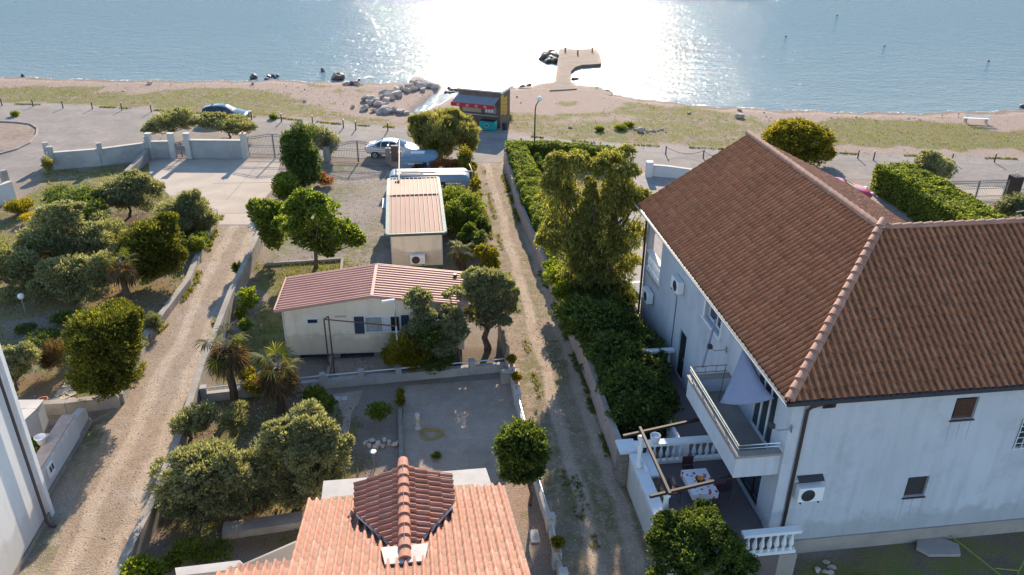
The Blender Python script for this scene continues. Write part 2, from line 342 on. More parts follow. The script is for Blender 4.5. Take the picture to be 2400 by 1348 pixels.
#PART2
# ================================================================ SETTING
SEA = -0.28
shore_px = [(-900, 176), (-300, 178), (0, 181), (200, 187), (400, 190), (520, 190), (640, 189), (760, 192), (900, 194), (1000, 199), (1060, 207),
            (1195, 206), (1250, 203), (1300, 199), (1370, 203), (1438, 222), (1500, 233), (1600, 244), (1700, 252), (1850, 259), (2000, 264), (2150, 266), (2400, 259), (3000, 250), (3600, 240)]
_sw = np.array([at(x, y, SEA)[:2] for x, y in shore_px])
def shore(x): return np.interp(x, _sw[:, 0], _sw[:, 1]) + .25*np.sin(x*.9) + .18*np.sin(x*2.3+1)
ch_a, ch_b = at(1078, 204, SEA)[:2], at(975, 266, SEA)[:2]
def segdist(X, Y, a, b):
    d = b-a; L = d@d; t = np.clip(((X-a[0])*d[0]+(Y-a[1])*d[1])/L, 0, 1)
    return np.hypot(X-(a[0]+t*d[0]), Y-(a[1]+t*d[1])), t
def inpoly(X, Y, poly):
    r = np.zeros(X.shape, bool); n = len(poly)
    for i in range(n):
        x0, y0 = poly[i]; x1, y1 = poly[(i+1) % n]
        c = ((y0 > Y) != (y1 > Y)) & (X < (x1-x0)*(Y-y0)/(y1-y0+1e-12)+x0); r ^= c
    return r
def wp(pts, z=0.): return [tuple(at(x, y, z)[:2]) for x, y in pts]
def vnoise(X, Y, s, seed=0):
    """cheap smooth value noise"""
    r = np.random.default_rng(seed); T = r.random((64, 64)); x = X*s; y = Y*s; xi = np.floor(x).astype(int); yi = np.floor(y).astype(int)
    fx = x-xi; fy = y-yi; fx = fx*fx*(3-2*fx); fy = fy*fy*(3-2*fy); g = lambda i, j: T[i % 64, j % 64]
    return (g(xi, yi)*(1-fx)+g(xi+1, yi)*fx)*(1-fy)+(g(xi, yi+1)*(1-fx)+g(xi+1, yi+1)*fx)*fy
def ground_h(X, Y):
    h = -np.clip((Y-(shore(X)-2.6))*.105, 0, 1.6)
    dd, t = segdist(X, Y, ch_a, ch_b); wd = 1.75-1.1*t
    return np.minimum(h, -.75*np.clip((wd-dd)/.7+.35, 0, 1))

gx = np.concatenate([[-900, -400, -220, -150], np.arange(-110, -60, 1.), np.arange(-60, 62, .4), np.arange(62, 112, 1.), [150, 220, 400, 900]])
gy = np.concatenate([[-400, -100, -20, 5], np.arange(12, 95, .4), [100, 120, 200]])
GX, GY = np.meshgrid(gx, gy); GH = ground_h(GX, GY)
beach = GY > 55
# density of grass and colour of the soil, as seen on the ground
grass = np.zeros(GX.shape); soil = np.zeros(GX.shape+(3,)); soil[:] = (.30, .245, .20)
soil[GY > 58] = (.38, .285, .24)
J = 1.2
jx = (vnoise(GX, GY, .45, 1)-.5)*2*J*2+(vnoise(GX, GY, 1.6, 2)-.5)*1.6; jy = (vnoise(GX, GY, .45, 3)-.5)*2*J+(vnoise(GX, GY, 1.6, 4)-.5)*1.2
def zone(pts, g=None, c=None, jit=1., soft=False):
    k = inpoly(GX+jx*jit, GY+jy*jit, wp(pts))
    if g is not None: grass[k] = g
    if c is not None: soil[k] = c
zone([(-400, 205), (0, 202), (200, 200), (420, 215), (560, 205), (680, 215), (700, 240), (780, 262), (700, 272), (480, 266), (300, 252), (0, 240), (-400, 238)], .62)
zone([(640, 245), (800, 262), (950, 285), (950, 296), (700, 276)], .5)
zone([(240, 192), (420, 200), (420, 216), (300, 222), (200, 210)], .1)
for bx, by, rx in ((745, 200, 30), (790, 214, 30), (870, 215, 28), (855, 200, 14), (775, 242, 18), (700, 232, 30)):
    zone([(bx-rx, by), (bx, by-4), (bx+rx, by+1), (bx, by+5)], .6, jit=.5)
zone([(1195, 262), (1300, 275), (1340, 262), (1420, 252), (1480, 240), (1700, 262), (1760, 275), (1760, 340), (1600, 340), (1400, 330), (1195, 312)], .55)
zone([(1340, 272), (1400, 262), (1470, 270), (1440, 290), (1360, 292)], .25)
zone([(1300, 238), (1345, 238), (1340, 248), (1310, 248)], .6, jit=.3)
zone([(1640, 282), (1800, 280), (1800, 300), (1640, 300)], .45)
zone([(1930, 285), (2050, 276), (2220, 285), (2300, 300), (2400, 310), (2600, 320), (2600, 365), (2200, 355), (1900, 340)], .75)
# gardens
zone([(-400, 480), (0, 500), (110, 400), (350, 375), (500, 500), (440, 680), (280, 950), (0, 950), (-400, 900)], .45, (.27, .205, .15), .5)
zone([(110, 400), (350, 385), (330, 420), (180, 470), (60, 490), (20, 500)], .55, (.36, .28, .22), .4)
zone([(150, 640), (400, 660), (380, 720), (260, 760), (60, 760), (60, 700)], .3, (.27, .17, .09), .6)
zone([(0, 890), (150, 850), (280, 940), (100, 950), (0, 950)], .25, (.25, .15, .09), .5)
zone([(0, 760), (160, 720), (130, 800), (30, 900), (0, 880)], .15, (.27, .23, .19), .4)
zone([(235, 500), (350, 500), (330, 560), (230, 560)], .05, (.12, .075, .055), .3)
zone([(470, 930), (770, 900), (800, 960), (820, 1120), (720, 1300), (300, 1348), (430, 1040)], .35, (.24, .165, .115), .5)
zone([(600, 620), (800, 615), (860, 640), (650, 830), (560, 900), (520, 880), (600, 700)], .75, (.25, .19, .13), .4)
zone([(760, 830), (1180, 800), (1190, 870), (760, 900)], .15, (.20, .15, .12), .4)
zone([(1170, 1130), (1260, 1130), (1310, 1348), (1220, 1348)], .12, (.40, .27, .20), .4)
zone([(1560, 1348), (1800, 1296), (2500, 1210), (2700, 1400), (1560, 1400)], .35, (.20, .16, .12), .4)
zone([(1880, 1310), (2100, 1290), (2150, 1360), (1850, 1370)], .85, None, .6)
zone([(2000, 420), (2500, 440), (2500, 560), (2100, 540)], .25, (.38, .31, .27), .5)
zone([(1220, 380), (1500, 400), (1560, 700), (1560, 900), (1400, 900), (1300, 700)], .3, (.24, .19, .15), .3)
# soften
for _ in range(1):
    for A in (grass, soil):
        B_ = A.copy(); B_[1:-1, 1:-1] = (A[1:-1, 1:-1]*2+A[:-2, 1:-1]+A[2:, 1:-1]+A[1:-1, :-2]+A[1:-1, 2:])/6; A[:] = B_
wet = np.clip((GY-(shore(GX)-1.9+(vnoise(GX, GY, .3, 8)-.5)*1.2))/.9, 0, 1)
soil = soil*(1-.45*wet[..., None]); grass = grass*(1-wet)
ny, nx = GX.shape; idx = np.arange(nx*ny).reshape(ny, nx)
Q = np.stack([idx[:-1, :-1], idx[:-1, 1:], idx[1:, 1:], idx[1:, :-1]], -1).reshape(-1, 4)

mg, t, b = _m('ground_soil'); p = geo_pos(t)
at1 = t.nodes.new('ShaderNodeAttribute'); at1.attribute_name = 'soil'
at2 = t.nodes.new('ShaderNodeAttribute'); at2.attribute_name = 'grass'
n1 = noise(t, 1.5, 8, .72, p); n2 = noise(t, 16, 4, .7, p); n3 = noise(t, .5, 4, .6, p)
base = mixc(t, .85, at1.outputs['Color'], ramp(t, n2, [(.32, (.5, .49, .48)), (.5, (.9,)*3), (.66, (1.25,)*3)]), 'MULTIPLY')
base = mixc(t, .6, base, ramp(t, n1, [(.3, (.75, .73, .7)), (.7, (1.1,)*3)]), 'MULTIPLY')
sm = t.nodes.new('ShaderNodeMath'); sm.operation = 'MULTIPLY_ADD'; t.links.new(n1, sm.inputs[0]); sm.inputs[1].default_value = 2.2
sm2 = t.nodes.new('ShaderNodeMath'); sm2.operation = 'MULTIPLY_ADD'; t.links.new(n3, sm2.inputs[0]); sm2.inputs[1].default_value = 1.3; t.links.new(at2.outputs['Fac'], sm2.inputs[2]); t.links.new(sm2.outputs[0], sm.inputs[2])
mrg = t.nodes.new('ShaderNodeMapRange'); mrg.inputs['From Min'].default_value = 1.93; mrg.inputs['From Max'].default_value = 2.35; t.links.new(sm.outputs[0], mrg.inputs[0])
gm = ramp(t, mrg.outputs[0], [(0, (0, 0, 0)), (1, (.92,)*3)])
gc = mixc(t, .8, ramp(t, n3, [(.3, (.13, .12, .045)), (.5, (.20, .175, .06)), (.7, (.14, .17, .045))]), ramp(t, n2, [(.3, (.55,)*3), (.65, (1.2,)*3)]), 'MULTIPLY')
base = mixc(t, gm, base, gc); t.links.new(base, b.inputs['Base Color']); b.inputs['Roughness'].default_value = .95; b.inputs['Specular IOR Level'].default_value = .15
h = t.nodes.new('ShaderNodeMath'); h.operation = 'ADD'; t.links.new(n1, h.inputs[0]); t.links.new(n2, h.inputs[1]); bump(t, b, h.outputs[0], .7, .06)
go = fastmesh('ground', np.stack([GX, GY, GH], -1).reshape(-1, 3), Q, mg); tag(go, kind='structure')
a1 = go.data.color_attributes.new('soil', 'FLOAT_COLOR', 'POINT'); a1.data.foreach_set('color', np.concatenate([soil.reshape(-1, 3), np.ones((nx*ny, 1))], 1).astype(np.float32).ravel())
a2 = go.data.attributes.new('grass', 'FLOAT', 'POINT'); a2.data.foreach_set('value', grass.astype(np.float32).ravel())

# sea
ms, t, b = _m('sea_water'); p = geo_pos(t)
mp = t.nodes.new('ShaderNodeMapping'); mp.inputs['Scale'].default_value = (.8, 1.5, 1); mp.inputs['Rotation'].default_value = (0, 0, math.radians(18)); t.links.new(p, mp.inputs[0])
v1 = noise(t, .42, 3, .55, mp.outputs[0], .6); v2 = noise(t, 1.7, 4, .6, mp.outputs[0], .4); v3 = noise(t, 3.2, 2, .6, mp.outputs[0])
def mad(a, k, c=None):
    n = t.nodes.new('ShaderNodeMath'); n.operation = 'MULTIPLY_ADD'; t.links.new(a, n.inputs[0]); n.inputs[1].default_value = k
    if c is None: n.inputs[2].default_value = 0
    else: t.links.new(c, n.inputs[2])
    return n.outputs[0]
hh = mad(v3, .20, mad(v2, .40, mad(v1, .45)))
bmp_ = t.nodes.new('ShaderNodeBump'); bmp_.inputs['Distance'].default_value = .36; t.links.new(hh, bmp_.inputs['Height'])
sx = t.nodes.new('ShaderNodeSeparateXYZ'); t.links.new(p, sx.inputs[0])
mr = t.nodes.new('ShaderNodeMapRange'); mr.inputs['From Min'].default_value = 84; mr.inputs['From Max'].default_value = 150; t.links.new(sx.outputs[1], mr.inputs[0])
ad = mad(noise(t, .05, 4, .6, mp.outputs[0]), .5, mr.outputs[0])
c = ramp(t, ad, [(.2, (.15, .215, .25)), (.5, (.105, .18, .235)), (1., (.08, .16, .225))])
t.nodes.remove(b); df_ = t.nodes.new('ShaderNodeBsdfDiffuse'); gl_ = t.nodes.new('ShaderNodeBsdfGlossy'); mx = t.nodes.new('ShaderNodeMixShader'); mx.inputs[0].default_value = .13
t.links.new(c, df_.inputs[0]); gl_.inputs['Roughness'].default_value = .075; t.links.new(bmp_.outputs[0], gl_.inputs['Normal']); t.links.new(bmp_.outputs[0], df_.inputs['Normal'])
t.links.new(df_.outputs[0], mx.inputs[1]); t.links.new(gl_.outputs[0], mx.inputs[2]); t.links.new(mx.outputs[0], t.nodes['Material Output'].inputs[0])
mb = MB(); mb.poly([(-890, 60, SEA), (890, 60, SEA), (1500, 1600, SEA), (-1500, 1600, SEA)])
tag(mb.build('sea', ms), kind='structure')
# foam line along the shore
foam, t, b = _m('foam'); p = geo_pos(t); tb = t.nodes.new('ShaderNodeBsdfTransparent'); mx = t.nodes.new('ShaderNodeMixShader')
b.inputs['Base Color'].default_value = (.75, .76, .76, 1); t.links.new(ramp(t, noise(t, 2.2, 6, .8, p), [(.50, (0, 0, 0)), (.60, (1, 1, 1))]), mx.inputs[0])
t.links.new(tb.outputs[0], mx.inputs[1]); t.links.new(b.outputs[0], mx.inputs[2]); t.links.new(mx.outputs[0], t.nodes['Material Output'].inputs[0])
xs = np.arange(-75, 75, .35); ysh = shore(xs)
V = np.concatenate([np.stack([xs, ysh-.12+.15*np.sin(xs*3.1), np.full(len(xs), SEA+.012)], -1), np.stack([xs, ysh+.22+.2*np.sin(xs*1.3+2), np.full(len(xs), SEA+.012)], -1)])
n = len(xs); i = np.arange(n-1); ok = (xs[:-1] < -6.2) | (xs[:-1] > 0)
fm = fastmesh('foam', V, np.stack([i, i+1, n+i+1, n+i], -1)[ok], foam); tag(fm, kind='structure')

HARD = []
def sheet(name, pts, z, mat, kind='structure', dense=True):
    """ground sheet with a slightly irregular outline"""
    w_ = np.array(wp(pts)); out = []
    if name in ('road', 'driveway', 'gravel_lane', 'pavement', 'courtyard', 'house_forecourt', 'dirt_lane'): HARD.append(wp(pts))
    for k in range(len(w_)):
        a, b_ = w_[k], w_[(k+1) % len(w_)]; L = np.linalg.norm(b_-a); m_ = max(1, int(L/.8)) if dense else 1
        for q in range(m_):
            p_ = a+(b_-a)*q/m_
            if dense and q: p_ = p_ + rng.normal(0, .05, 2)
            out.append((p_[0], p_[1], z))
    o = MB().poly(out).build(name, mat)
    bm = bmesh.new(); bm.from_mesh(o.data); bmesh.ops.triangulate(bm, faces=bm.faces); bm.to_mesh(o.data); bm.free()
    return tag(o, kind=kind)
road_far = [(-700, 238), (0, 240), (142, 243), (217, 247), (285, 250), (356, 255), (480, 264), (600, 273), (748, 282), (867, 292), (950, 298), (1080, 306), (1189, 311), (1284, 325), (1402, 332), (1506, 338), (1613, 344), (1740, 350), (1933, 357), (2108, 361), (2254, 365), (2400, 370), (3100, 385)]
sheet('road', road_far + [(3100, 470), (2400, 446), (2240, 432), (2045, 424), (1850, 412), (1525, 392), (1180, 380), (1110, 382), (930, 374), (660, 371), (560, 366), (345, 342), (230, 348), (120, 385), (100, 392), (0, 448), (-200, 560), (-900, 700)], .006, m_asphalt)
sh = [(x, y+3) for x, y in road_far]; inner = [(x, y+14+ (4 if x > 1200 else 0)) for x, y in road_far][::-1]
sheet('pavement', sh + inner, .012, m_shoulder)
sheet('traffic_island', [(-500, 278), (0, 286), (60, 291), (86, 298), (88, 312), (72, 334), (40, 350), (0, 361), (-500, 400)], .012, gravel('island_gravel', (.36, .27, .23), 8, grass=.6))
mbk = MB()
isl = wp([(-60, 282), (0, 286), (40, 288), (72, 292), (88, 302), (86, 318), (70, 336), (40, 351), (0, 362), (-60, 372)])
for a, b_ in zip(isl[:-1], isl[1:]): mbk.bar((*a, .06), (*b_, .06), .12, .12)
tag(mbk.build('kerb', m_concrete), kind='structure')
sheet('driveway', [(348, 374), (663, 373), (650, 405), (655, 420), (612, 480), (600, 545), (582, 528), (505, 528), (505, 500), (480, 486), (420, 478), (372, 440), (350, 400)], .012, m_conc)
mj = MB()
for a, b_ in (((505, 500), (592, 500)), ((506, 527), (583, 527)), ((610, 380), (530, 470)), ((500, 430), (640, 428))):
    a, b_ = at(*a, .0), at(*b_, .0); mj.bar(a+Z*.006, b_+Z*.006, .035, .024)
tag(mj.build('driveway_joints', pbr('joint', (.24, .21, .19), .9)), kind='structure')
sheet('gravel_lane', [(512, 526), (590, 526), (612, 575), (575, 650), (545, 720), (482, 880), (430, 1045), (372, 1200), (295, 1360), (240, 1500), (-60, 1500), (20, 1348), (100, 1230), (155, 1080), (205, 992), (283, 950), (345, 800), (440, 668)], .006, m_gravel)
sheet('verge', [(205, 1000), (270, 960), (225, 1060), (190, 1130), (150, 1230), (110, 1360), (60, 1500), (-60, 1500), (20, 1348), (100, 1230), (155, 1080)], .012, gravel('verge_soil', (.40, .33, .26), 6, grass=.9, stone=(.5, .45, .38)))
sheet('dirt_lane', [(1108, 384), (1183, 380), (1215, 500), (1300, 700), (1380, 900), (1452, 1112), (1488, 1200), (1565, 1360), (1640, 1560), (1350, 1560), (1312, 1348), (1292, 1200), (1240, 1010), (1215, 900), (1190, 790), (1150, 560)], .006, m_lane)
sheet('yard', [(668, 376), (925, 388), (915, 470), (925, 640), (860, 640), (805, 615), (630, 612), (640, 560), (770, 440), (765, 400)], .006, m_yard)
sheet('front_path', [(775, 842), (1020, 828), (1010, 870), (765, 898)], .006, m_court)
sheet('courtyard', [(948, 905), (1195, 885), (1225, 985), (1232, 1100), (1140, 1140), (945, 1110), (940, 1000)], .006, m_court)
sheet('side_path', [(775, 925), (850, 915), (820, 1000), (812, 1050), (795, 1050), (800, 960)], .006, m_court)
sheet('house_forecourt', [(1440, 400), (2050, 440), (2100, 540), (1900, 760), (1480, 760), (1425, 700), (1440, 560)], .006, m_houseyard)
sheet('gate_apron', [(2160, 432), (2350, 440), (2350, 474), (2230, 472)], .012, m_conc)
#PART3
# ================================================================ BUILDINGS
def tiles(name, mat, parent, org, e, s, width, length, clips=(), pitch=.24, row=.36, amp=.05, half=.62, nose=.035, seg=6, jit=.004):
    """overlapping roof tiles: e along the eave, s up the slope; clips are (point, outward normal) half-spaces cut away"""
    e = np.array(e, float); s = np.array(s, float); nn = np.cross(e, s); nn /= np.linalg.norm(nn)
    if nn[2] < 0: nn = -nn
    ni, nj = int(math.ceil(width/pitch)), int(math.ceil(length/row)); tt = np.linspace(0, 1, seg+3)
    pr_ = np.where(tt < half, amp*np.sin(np.pi*np.clip(tt/half, 0, 1))**.8, -.006); trv = np.tile(np.where(tt < half*.97, (tt < .02)*1., 1.), 3)
    V = []; Qs = []; c = 0; k = len(tt); org = np.array(org, float); r = np.random.default_rng(3)
    for j in range(nj):
        for i in range(ni):
            dz = r.normal(0, jit); ds = r.normal(0, jit*2)
            lo = org + e*(i*pitch) + s*(j*row+ds-.02); hi = lo + s*(row+.05)
            A = lo + np.outer(tt*pitch, e) + np.outer(pr_+nose+dz, nn); B_ = hi + np.outer(tt*pitch, e) + np.outer(pr_*.9+dz+.004, nn); L = A - nn*nose*.95
            V += [L, A, B_]
            for a in range(k-1):
                Qs.append((c+k+a, c+k+a+1, c+2*k+a+1, c+2*k+a)); Qs.append((c+a, c+a+1, c+k+a+1, c+k+a))
            c += 3*k
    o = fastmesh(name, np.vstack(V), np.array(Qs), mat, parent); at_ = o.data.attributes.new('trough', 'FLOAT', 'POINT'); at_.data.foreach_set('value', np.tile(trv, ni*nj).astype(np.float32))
    off = WL.get(parent.name, np.zeros(3)) if parent else np.zeros(3)
    bm = bmesh.new(); bm.from_mesh(o.data)
    for p_, n_ in clips:
        bmesh.ops.bisect_plane(bm, geom=bm.verts[:]+bm.edges[:]+bm.faces[:], plane_co=Vector(np.array(p_)-off), plane_no=Vector(n_), clear_outer=True)
    bm.to_mesh(o.data); bm.free(); return o
def caps(name, mat, parent, a, b, r=.13, step=.38):
    """row of half-round ridge tiles from a to b, each lapping the next"""
    a = np.array(a, float); b = np.array(b, float); L = np.linalg.norm(b-a); t_ = (b-a)/L; sd_ = np.cross(t_, Z); sd_ /= np.linalg.norm(sd_); up = np.cross(sd_, t_)
    m_ = MB(); n = int(L/step); seg = 8
    for i in range(n+1):
        p0 = a + t_*min(i*step, L); p1 = p0 + t_*(step+.05); vs = []
        for p_, rr, dz in ((p0, r*1.14, .035), (p1, r*.93, .0)):
            for k in range(seg+1):
                q = math.pi*k/seg*1.06-.09; vs.append(p_ + sd_*rr*math.cos(q) + up*(rr*.85*math.sin(q)+dz))
        for k in range(seg+1):
            q = math.pi*k/seg*1.06-.09; vs.append(p0 + sd_*r*.9*math.cos(q) + up*(r*.62*math.sin(q)))
        K = seg+1
        m_.add(vs, [[k, k+1, K+k+1, K+k] for k in range(seg)] + [[2*K+k, 2*K+k+1, k+1, k] for k in range(seg)])
    return m_.build(name, mat, parent)
def wallgrid(mb, fr, axis, c0, c1, a0, a1, z0, z1, holes=()):
    """wall of thickness c0..c1 with rectangular holes (a0,a1,z0,z1); axis 'u' = wall lies along u"""
    A = sorted({a0, a1, *[h[0] for h in holes], *[h[1] for h in holes]}); Zs = sorted({z0, z1, *[h[2] for h in holes], *[h[3] for h in holes]})
    for i in range(len(A)-1):
        for j in range(len(Zs)-1):
            am, zm = (A[i]+A[i+1])/2, (Zs[j]+Zs[j+1])/2
            if any(h[0] < am < h[1] and h[2] < zm < h[3] for h in holes): continue
            if axis == 'u': mb.box(A[i], A[i+1], c0, c1, Zs[j], Zs[j+1], fr)
            else: mb.box(c0, c1, A[i], A[i+1], Zs[j], Zs[j+1], fr)
def baluster_row(mb, p0, p1, z0, z1, n):
    """vase-shaped balusters"""
    p0 = np.array(p0); p1 = np.array(p1); h = z1-z0
    for i in range(n):
        p_ = p0+(p1-p0)*(i+.5)/n
        mb.lathe((p_[0], p_[1], z0), [(.06, 0), (.06, .06*h), (.035, .12*h), (.085, .34*h), (.075, .45*h), (.035, .72*h), (.04, .8*h), (.06, .92*h), (.06, h)], 8)
def ac_unit(fr, u, v, z, wd=.85, hh=.55, face=-1, label='', group=None, rusty=False, axis='u', mat=None):
    """outdoor air-conditioner; face -1: fan looks towards -u (axis u) or -v (axis v)"""
    c = fr.P(u, v, z); t_ = thing('air_conditioner', c, label, 'air conditioner', group)
    a, b_ = (fr.d, fr.n) if axis == 'u' else (fr.n, fr.d); f2 = Fr(c[0], c[1], 0, c[2]); f2.d = a; f2.n = b_
    MB().box(-.15, .15, -wd/2, wd/2, 0, hh, f2).build('casing', mat or m_trim, t_, bevel=.02)
    m_ = MB(); cc = f2.P(face*.155, -wd*.12, hh/2)
    for rr in (.22, .16, .1):
        m_.tube([cc + b_*rr*math.cos(q) + Z*rr*math.sin(q) for q in np.linspace(0, 2*math.pi, 15)], .012, 4, False)
    for q in range(4):
        m_.tube([cc, cc + b_*.22*math.cos(q*1.57+.4) + Z*.22*math.sin(q*1.57+.4)], .012, 4)
    m_.build('fan_grille', m_rust if rusty else m_dark, t_)
    d_ = MB(); d_.add([cc-a*face*.004] + [cc-a*face*.004 + b_*.21*math.cos(q) + Z*.21*math.sin(q) for q in np.linspace(0, 2*math.pi, 17)[:-1]], [[0, k+1, (k+1) % 16+1] for k in range(16)])
    d_.build('fan', m_dark, t_)
    m_ = MB()
    for s_ in (-.3, .3): m_.box(-.15, .22, s_-.02, s_+.02, -.06, -.003, f2)
    if rusty:
        for s_ in (-.3, .3): m_.box(-.12, -.08, s_-.02, s_+.02, -.45, -.063, f2)
    m_.build('bracket', m_rust if rusty else m_dark, t_)
    return t_

# ---- large white house, local frame hf: u away, v right
NL = at(1850, 941.5, 6.5); hf = Fr(NL[0], NL[1], 7.9)
HE, HR = 6.5, 9.7; UE = 16.0; RV = 4.87; RE, RZ = 10.3, 7.05; WV = 17.0
house = thing('large_house', hf.P(8, 5, 0), 'large white two-storey house with a dark brown tiled roof, on the right', 'house')
wl = MB(); LW = .4; NW = .4
wallgrid(wl, hf, 'u', LW, LW+.28, .68, 15.7, 0, 6.35, [(6.2, 7.8, 5.05, 6.2), (9.3, 10.1, 1.05, 3.2), (1.35, 2.95, 3.6, 5.75), (13.4, 15.42, 3.55, 6.15), (1.45, 3.6, 1.0, 3.15)])
wallgrid(wl, hf, 'v', NW, NW+.28, LW, WV, 0, 6.35, [(5.75, 6.52, 5.04, 5.87), (4.9, 5.65, 2.0, 2.84), (8.3, 9.3, 3.72, 4.85)])
wallgrid(wl, hf, 'v', 15.42, 15.7, LW, 10.0, 0, 6.6, [(.68, 3.2, 3.55, 6.15)])
wl.box(9.6, 15.42, 9.9, 10.15, 0, 6.6, hf); wl.box(9.6, 9.88, 10.15, WV, 0, 6.2, hf)
wl.box(13.2, 13.4, .68, 3.4, 3.4, 6.2, hf); wl.box(13.4, 15.42, 3.2, 3.4, 3.4, 6.2, hf)
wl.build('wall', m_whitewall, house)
MB().box(13.4, 15.42, .68, 3.2, 3.4, 3.54, hf).build('loggia_floor', m_floor, house)
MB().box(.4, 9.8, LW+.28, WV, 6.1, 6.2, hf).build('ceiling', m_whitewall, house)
pl = MB(); pl.box(NW-.06, NW-.002, .36, WV, 0, .58, hf); pl.box(5.4, 15.7, LW-.05, LW-.002, 0, .55, hf); pl.build('plinth', m_plinth, house)
# corner pilaster
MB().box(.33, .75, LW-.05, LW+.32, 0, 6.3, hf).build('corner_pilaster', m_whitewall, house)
def sl_pt(u, v): # roof surface height on the left slope
    return HE+(HR-HE)*v/RV
# roof deck
dk = MB()
dk.slab([hf.P(0, 0, HE-.05), hf.P(UE, 0, HE-.05), hf.P(UE, RV, HR-.05), hf.P(RV, RV, HR-.05)], .14)
dk.slab([hf.P(0, 0, HE-.052), hf.P(RV, RV, HR-.052), hf.P(RV, WV, HR-.052), hf.P(0, WV, HE-.052)], .14)
dk.slab([hf.P(UE, RV, HR-.05), hf.P(UE, RE, RZ-.05), hf.P(8.6, RE, RZ-.05), hf.P(RV, RV, HR-.05)], .14)
dk.slab([hf.P(RV, RV, HR-.052), hf.P(8.6, RE, RZ-.052), hf.P(9.9, RE, 6.45), hf.P(9.9, WV, 6.45), hf.P(RV, WV, HR-.052)], .14)
roof = dk.build('roof', m_brown, house)
sl_s = (hf.P(0, RV, HR)-hf.P(0, 0, HE)); Ls = np.linalg.norm(sl_s); sl_s = sl_s/Ls
hipn = (hf.d-hf.n)/math.sqrt(2)
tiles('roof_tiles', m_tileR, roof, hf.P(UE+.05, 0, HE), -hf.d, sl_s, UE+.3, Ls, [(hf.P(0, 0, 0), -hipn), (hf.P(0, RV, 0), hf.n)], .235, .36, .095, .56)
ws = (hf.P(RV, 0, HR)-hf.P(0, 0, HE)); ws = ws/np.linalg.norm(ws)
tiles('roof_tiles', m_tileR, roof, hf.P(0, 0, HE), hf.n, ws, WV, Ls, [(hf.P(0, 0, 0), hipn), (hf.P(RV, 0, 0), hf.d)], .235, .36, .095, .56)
rs = hf.P(0, RV, HR)-hf.P(0, RE, RZ); Lr = np.linalg.norm(rs); rs = rs/Lr
vn = np.cross(hf.P(8.6, RE, 0)-hf.P(RV, RV, 0), Z); vn /= np.linalg.norm(vn); vn = vn if vn @ hf.d < 0 else -vn
tiles('roof_tiles', m_tileR, roof, hf.P(RV-.2, RE, RZ), hf.d, rs, UE-RV+.25, Lr, [(hf.P(RV, RV, 0), vn), (hf.P(0, RV, 0), -hf.n)], .235, .36, .05)
caps('ridge_tiles', m_tileD, roof, hf.P(UE+.08, RV, HR+.04), hf.P(RV, RV, HR+.04), .14)
caps('ridge_tiles', m_tileD, roof, hf.P(-.02, -.02, HE+.06), hf.P(RV, RV, HR+.06), .14)
caps('ridge_tiles', m_tileD, roof, hf.P(RV, WV, HR+.04), hf.P(RV, RV, HR+.04), .12)
# gable boards and gutters
g_ = MB()
g_.bar(hf.P(-.1, -.09, HE-.03), hf.P(UE+.1, -.09, HE-.03), .13, .11); g_.bar(hf.P(-.09, -.1, HE-.03), hf.P(-.09, WV, HE-.03), .13, .11)
g_.build('gutter', m_dark, house)
MB().bar(hf.P(-.16, -.165, HE-.02), hf.P(UE+.1, -.165, HE-.02), .018, .05).build('gutter_edge', m_trim, house)
d_ = MB(); d_.tube([hf.P(-.05, 1.15, 6.4), hf.P(.18, .85, 6.1), hf.P(.30, .82, 5.9), hf.P(.30, .82, .05)], .055, 8)
d_.build('downpipe', m_brownpipe, house, True)
d_ = MB(); d_.tube([hf.P(15.75, .1, 6.4), hf.P(15.75, .33, 6.1), hf.P(15.75, .33, .5)], .055, 8); d_.build('downpipe', m_brownpipe, house, True)
MB().tube([hf.P(10.9, LW-.02, 4.3), hf.P(10.95, LW-.02, 1.0)], .015, 5).build('cable', m_dark, house)
def window(parent, fr, axis, c, a0, a1, z0, z1, fmat, pmat, sgn=-1, mull=1, name='window', inset=.12, fw_=.05, bars=False):
    """framed window; c = outer wall plane, sgn = outward direction along the normal axis"""
    k = MB(); g = MB(); q = c - sgn*inset
    def bx(mb, x0, x1, y0, y1, d0, d1):
        lo, hi = min(q+sgn*d0, q+sgn*d1), max(q+sgn*d0, q+sgn*d1)
        if axis == 'u': mb.box(x0, x1, lo, hi, y0, y1, fr)
        else: mb.box(lo, hi, x0, x1, y0, y1, fr)
    bx(k, a0, a0+fw_, z0, z1, -.02, .03); bx(k, a1-fw_, a1, z0, z1, -.02, .03); bx(k, a0+fw_, a1-fw_, z0, z0+fw_, -.02, .03); bx(k, a0+fw_, a1-fw_, z1-fw_, z1, -.02, .03)
    for i in range(1, mull):
        m_ = a0+(a1-a0)*i/mull; bx(k, m_-fw_/2, m_+fw_/2, z0+fw_, z1-fw_, -.02, .03)
    wo = k.build(name, fmat, parent)
    bx(g, a0+.01, a1-.01, z0+.01, z1-.01, -.012, .0); g.build('pane', pmat, wo)
    if bars:
        b_ = MB()
        for i in range(5): bx(b_, a0+(a1-a0)*i/4-.01, a0+(a1-a0)*i/4+.01, z0-.05, z1+.05, inset+.04, inset+.06)
        for i in range(6): bx(b_, a0-.05, a1+.05, z0+(z1-z0)*i/5-.01, z0+(z1-z0)*i/5+.01, inset+.062, inset+.08)
        b_.build('security_bars', m_trim, wo)
    return wo
w_ = window(house, hf, 'u', LW, 6.2, 7.8, 5.05, 6.2, m_trim, m_glass, mull=2, inset=.2)
k = MB(); k.box(6.05, 7.95, LW-.09, LW+.07, 4.97, 5.048, hf); k.box(6.08, 6.198, LW-.03, LW-.003, 5.05, 6.2, hf); k.box(7.802, 7.92, LW-.03, LW-.003, 5.05, 6.2, hf); k.build('sill', m_trim, w_)
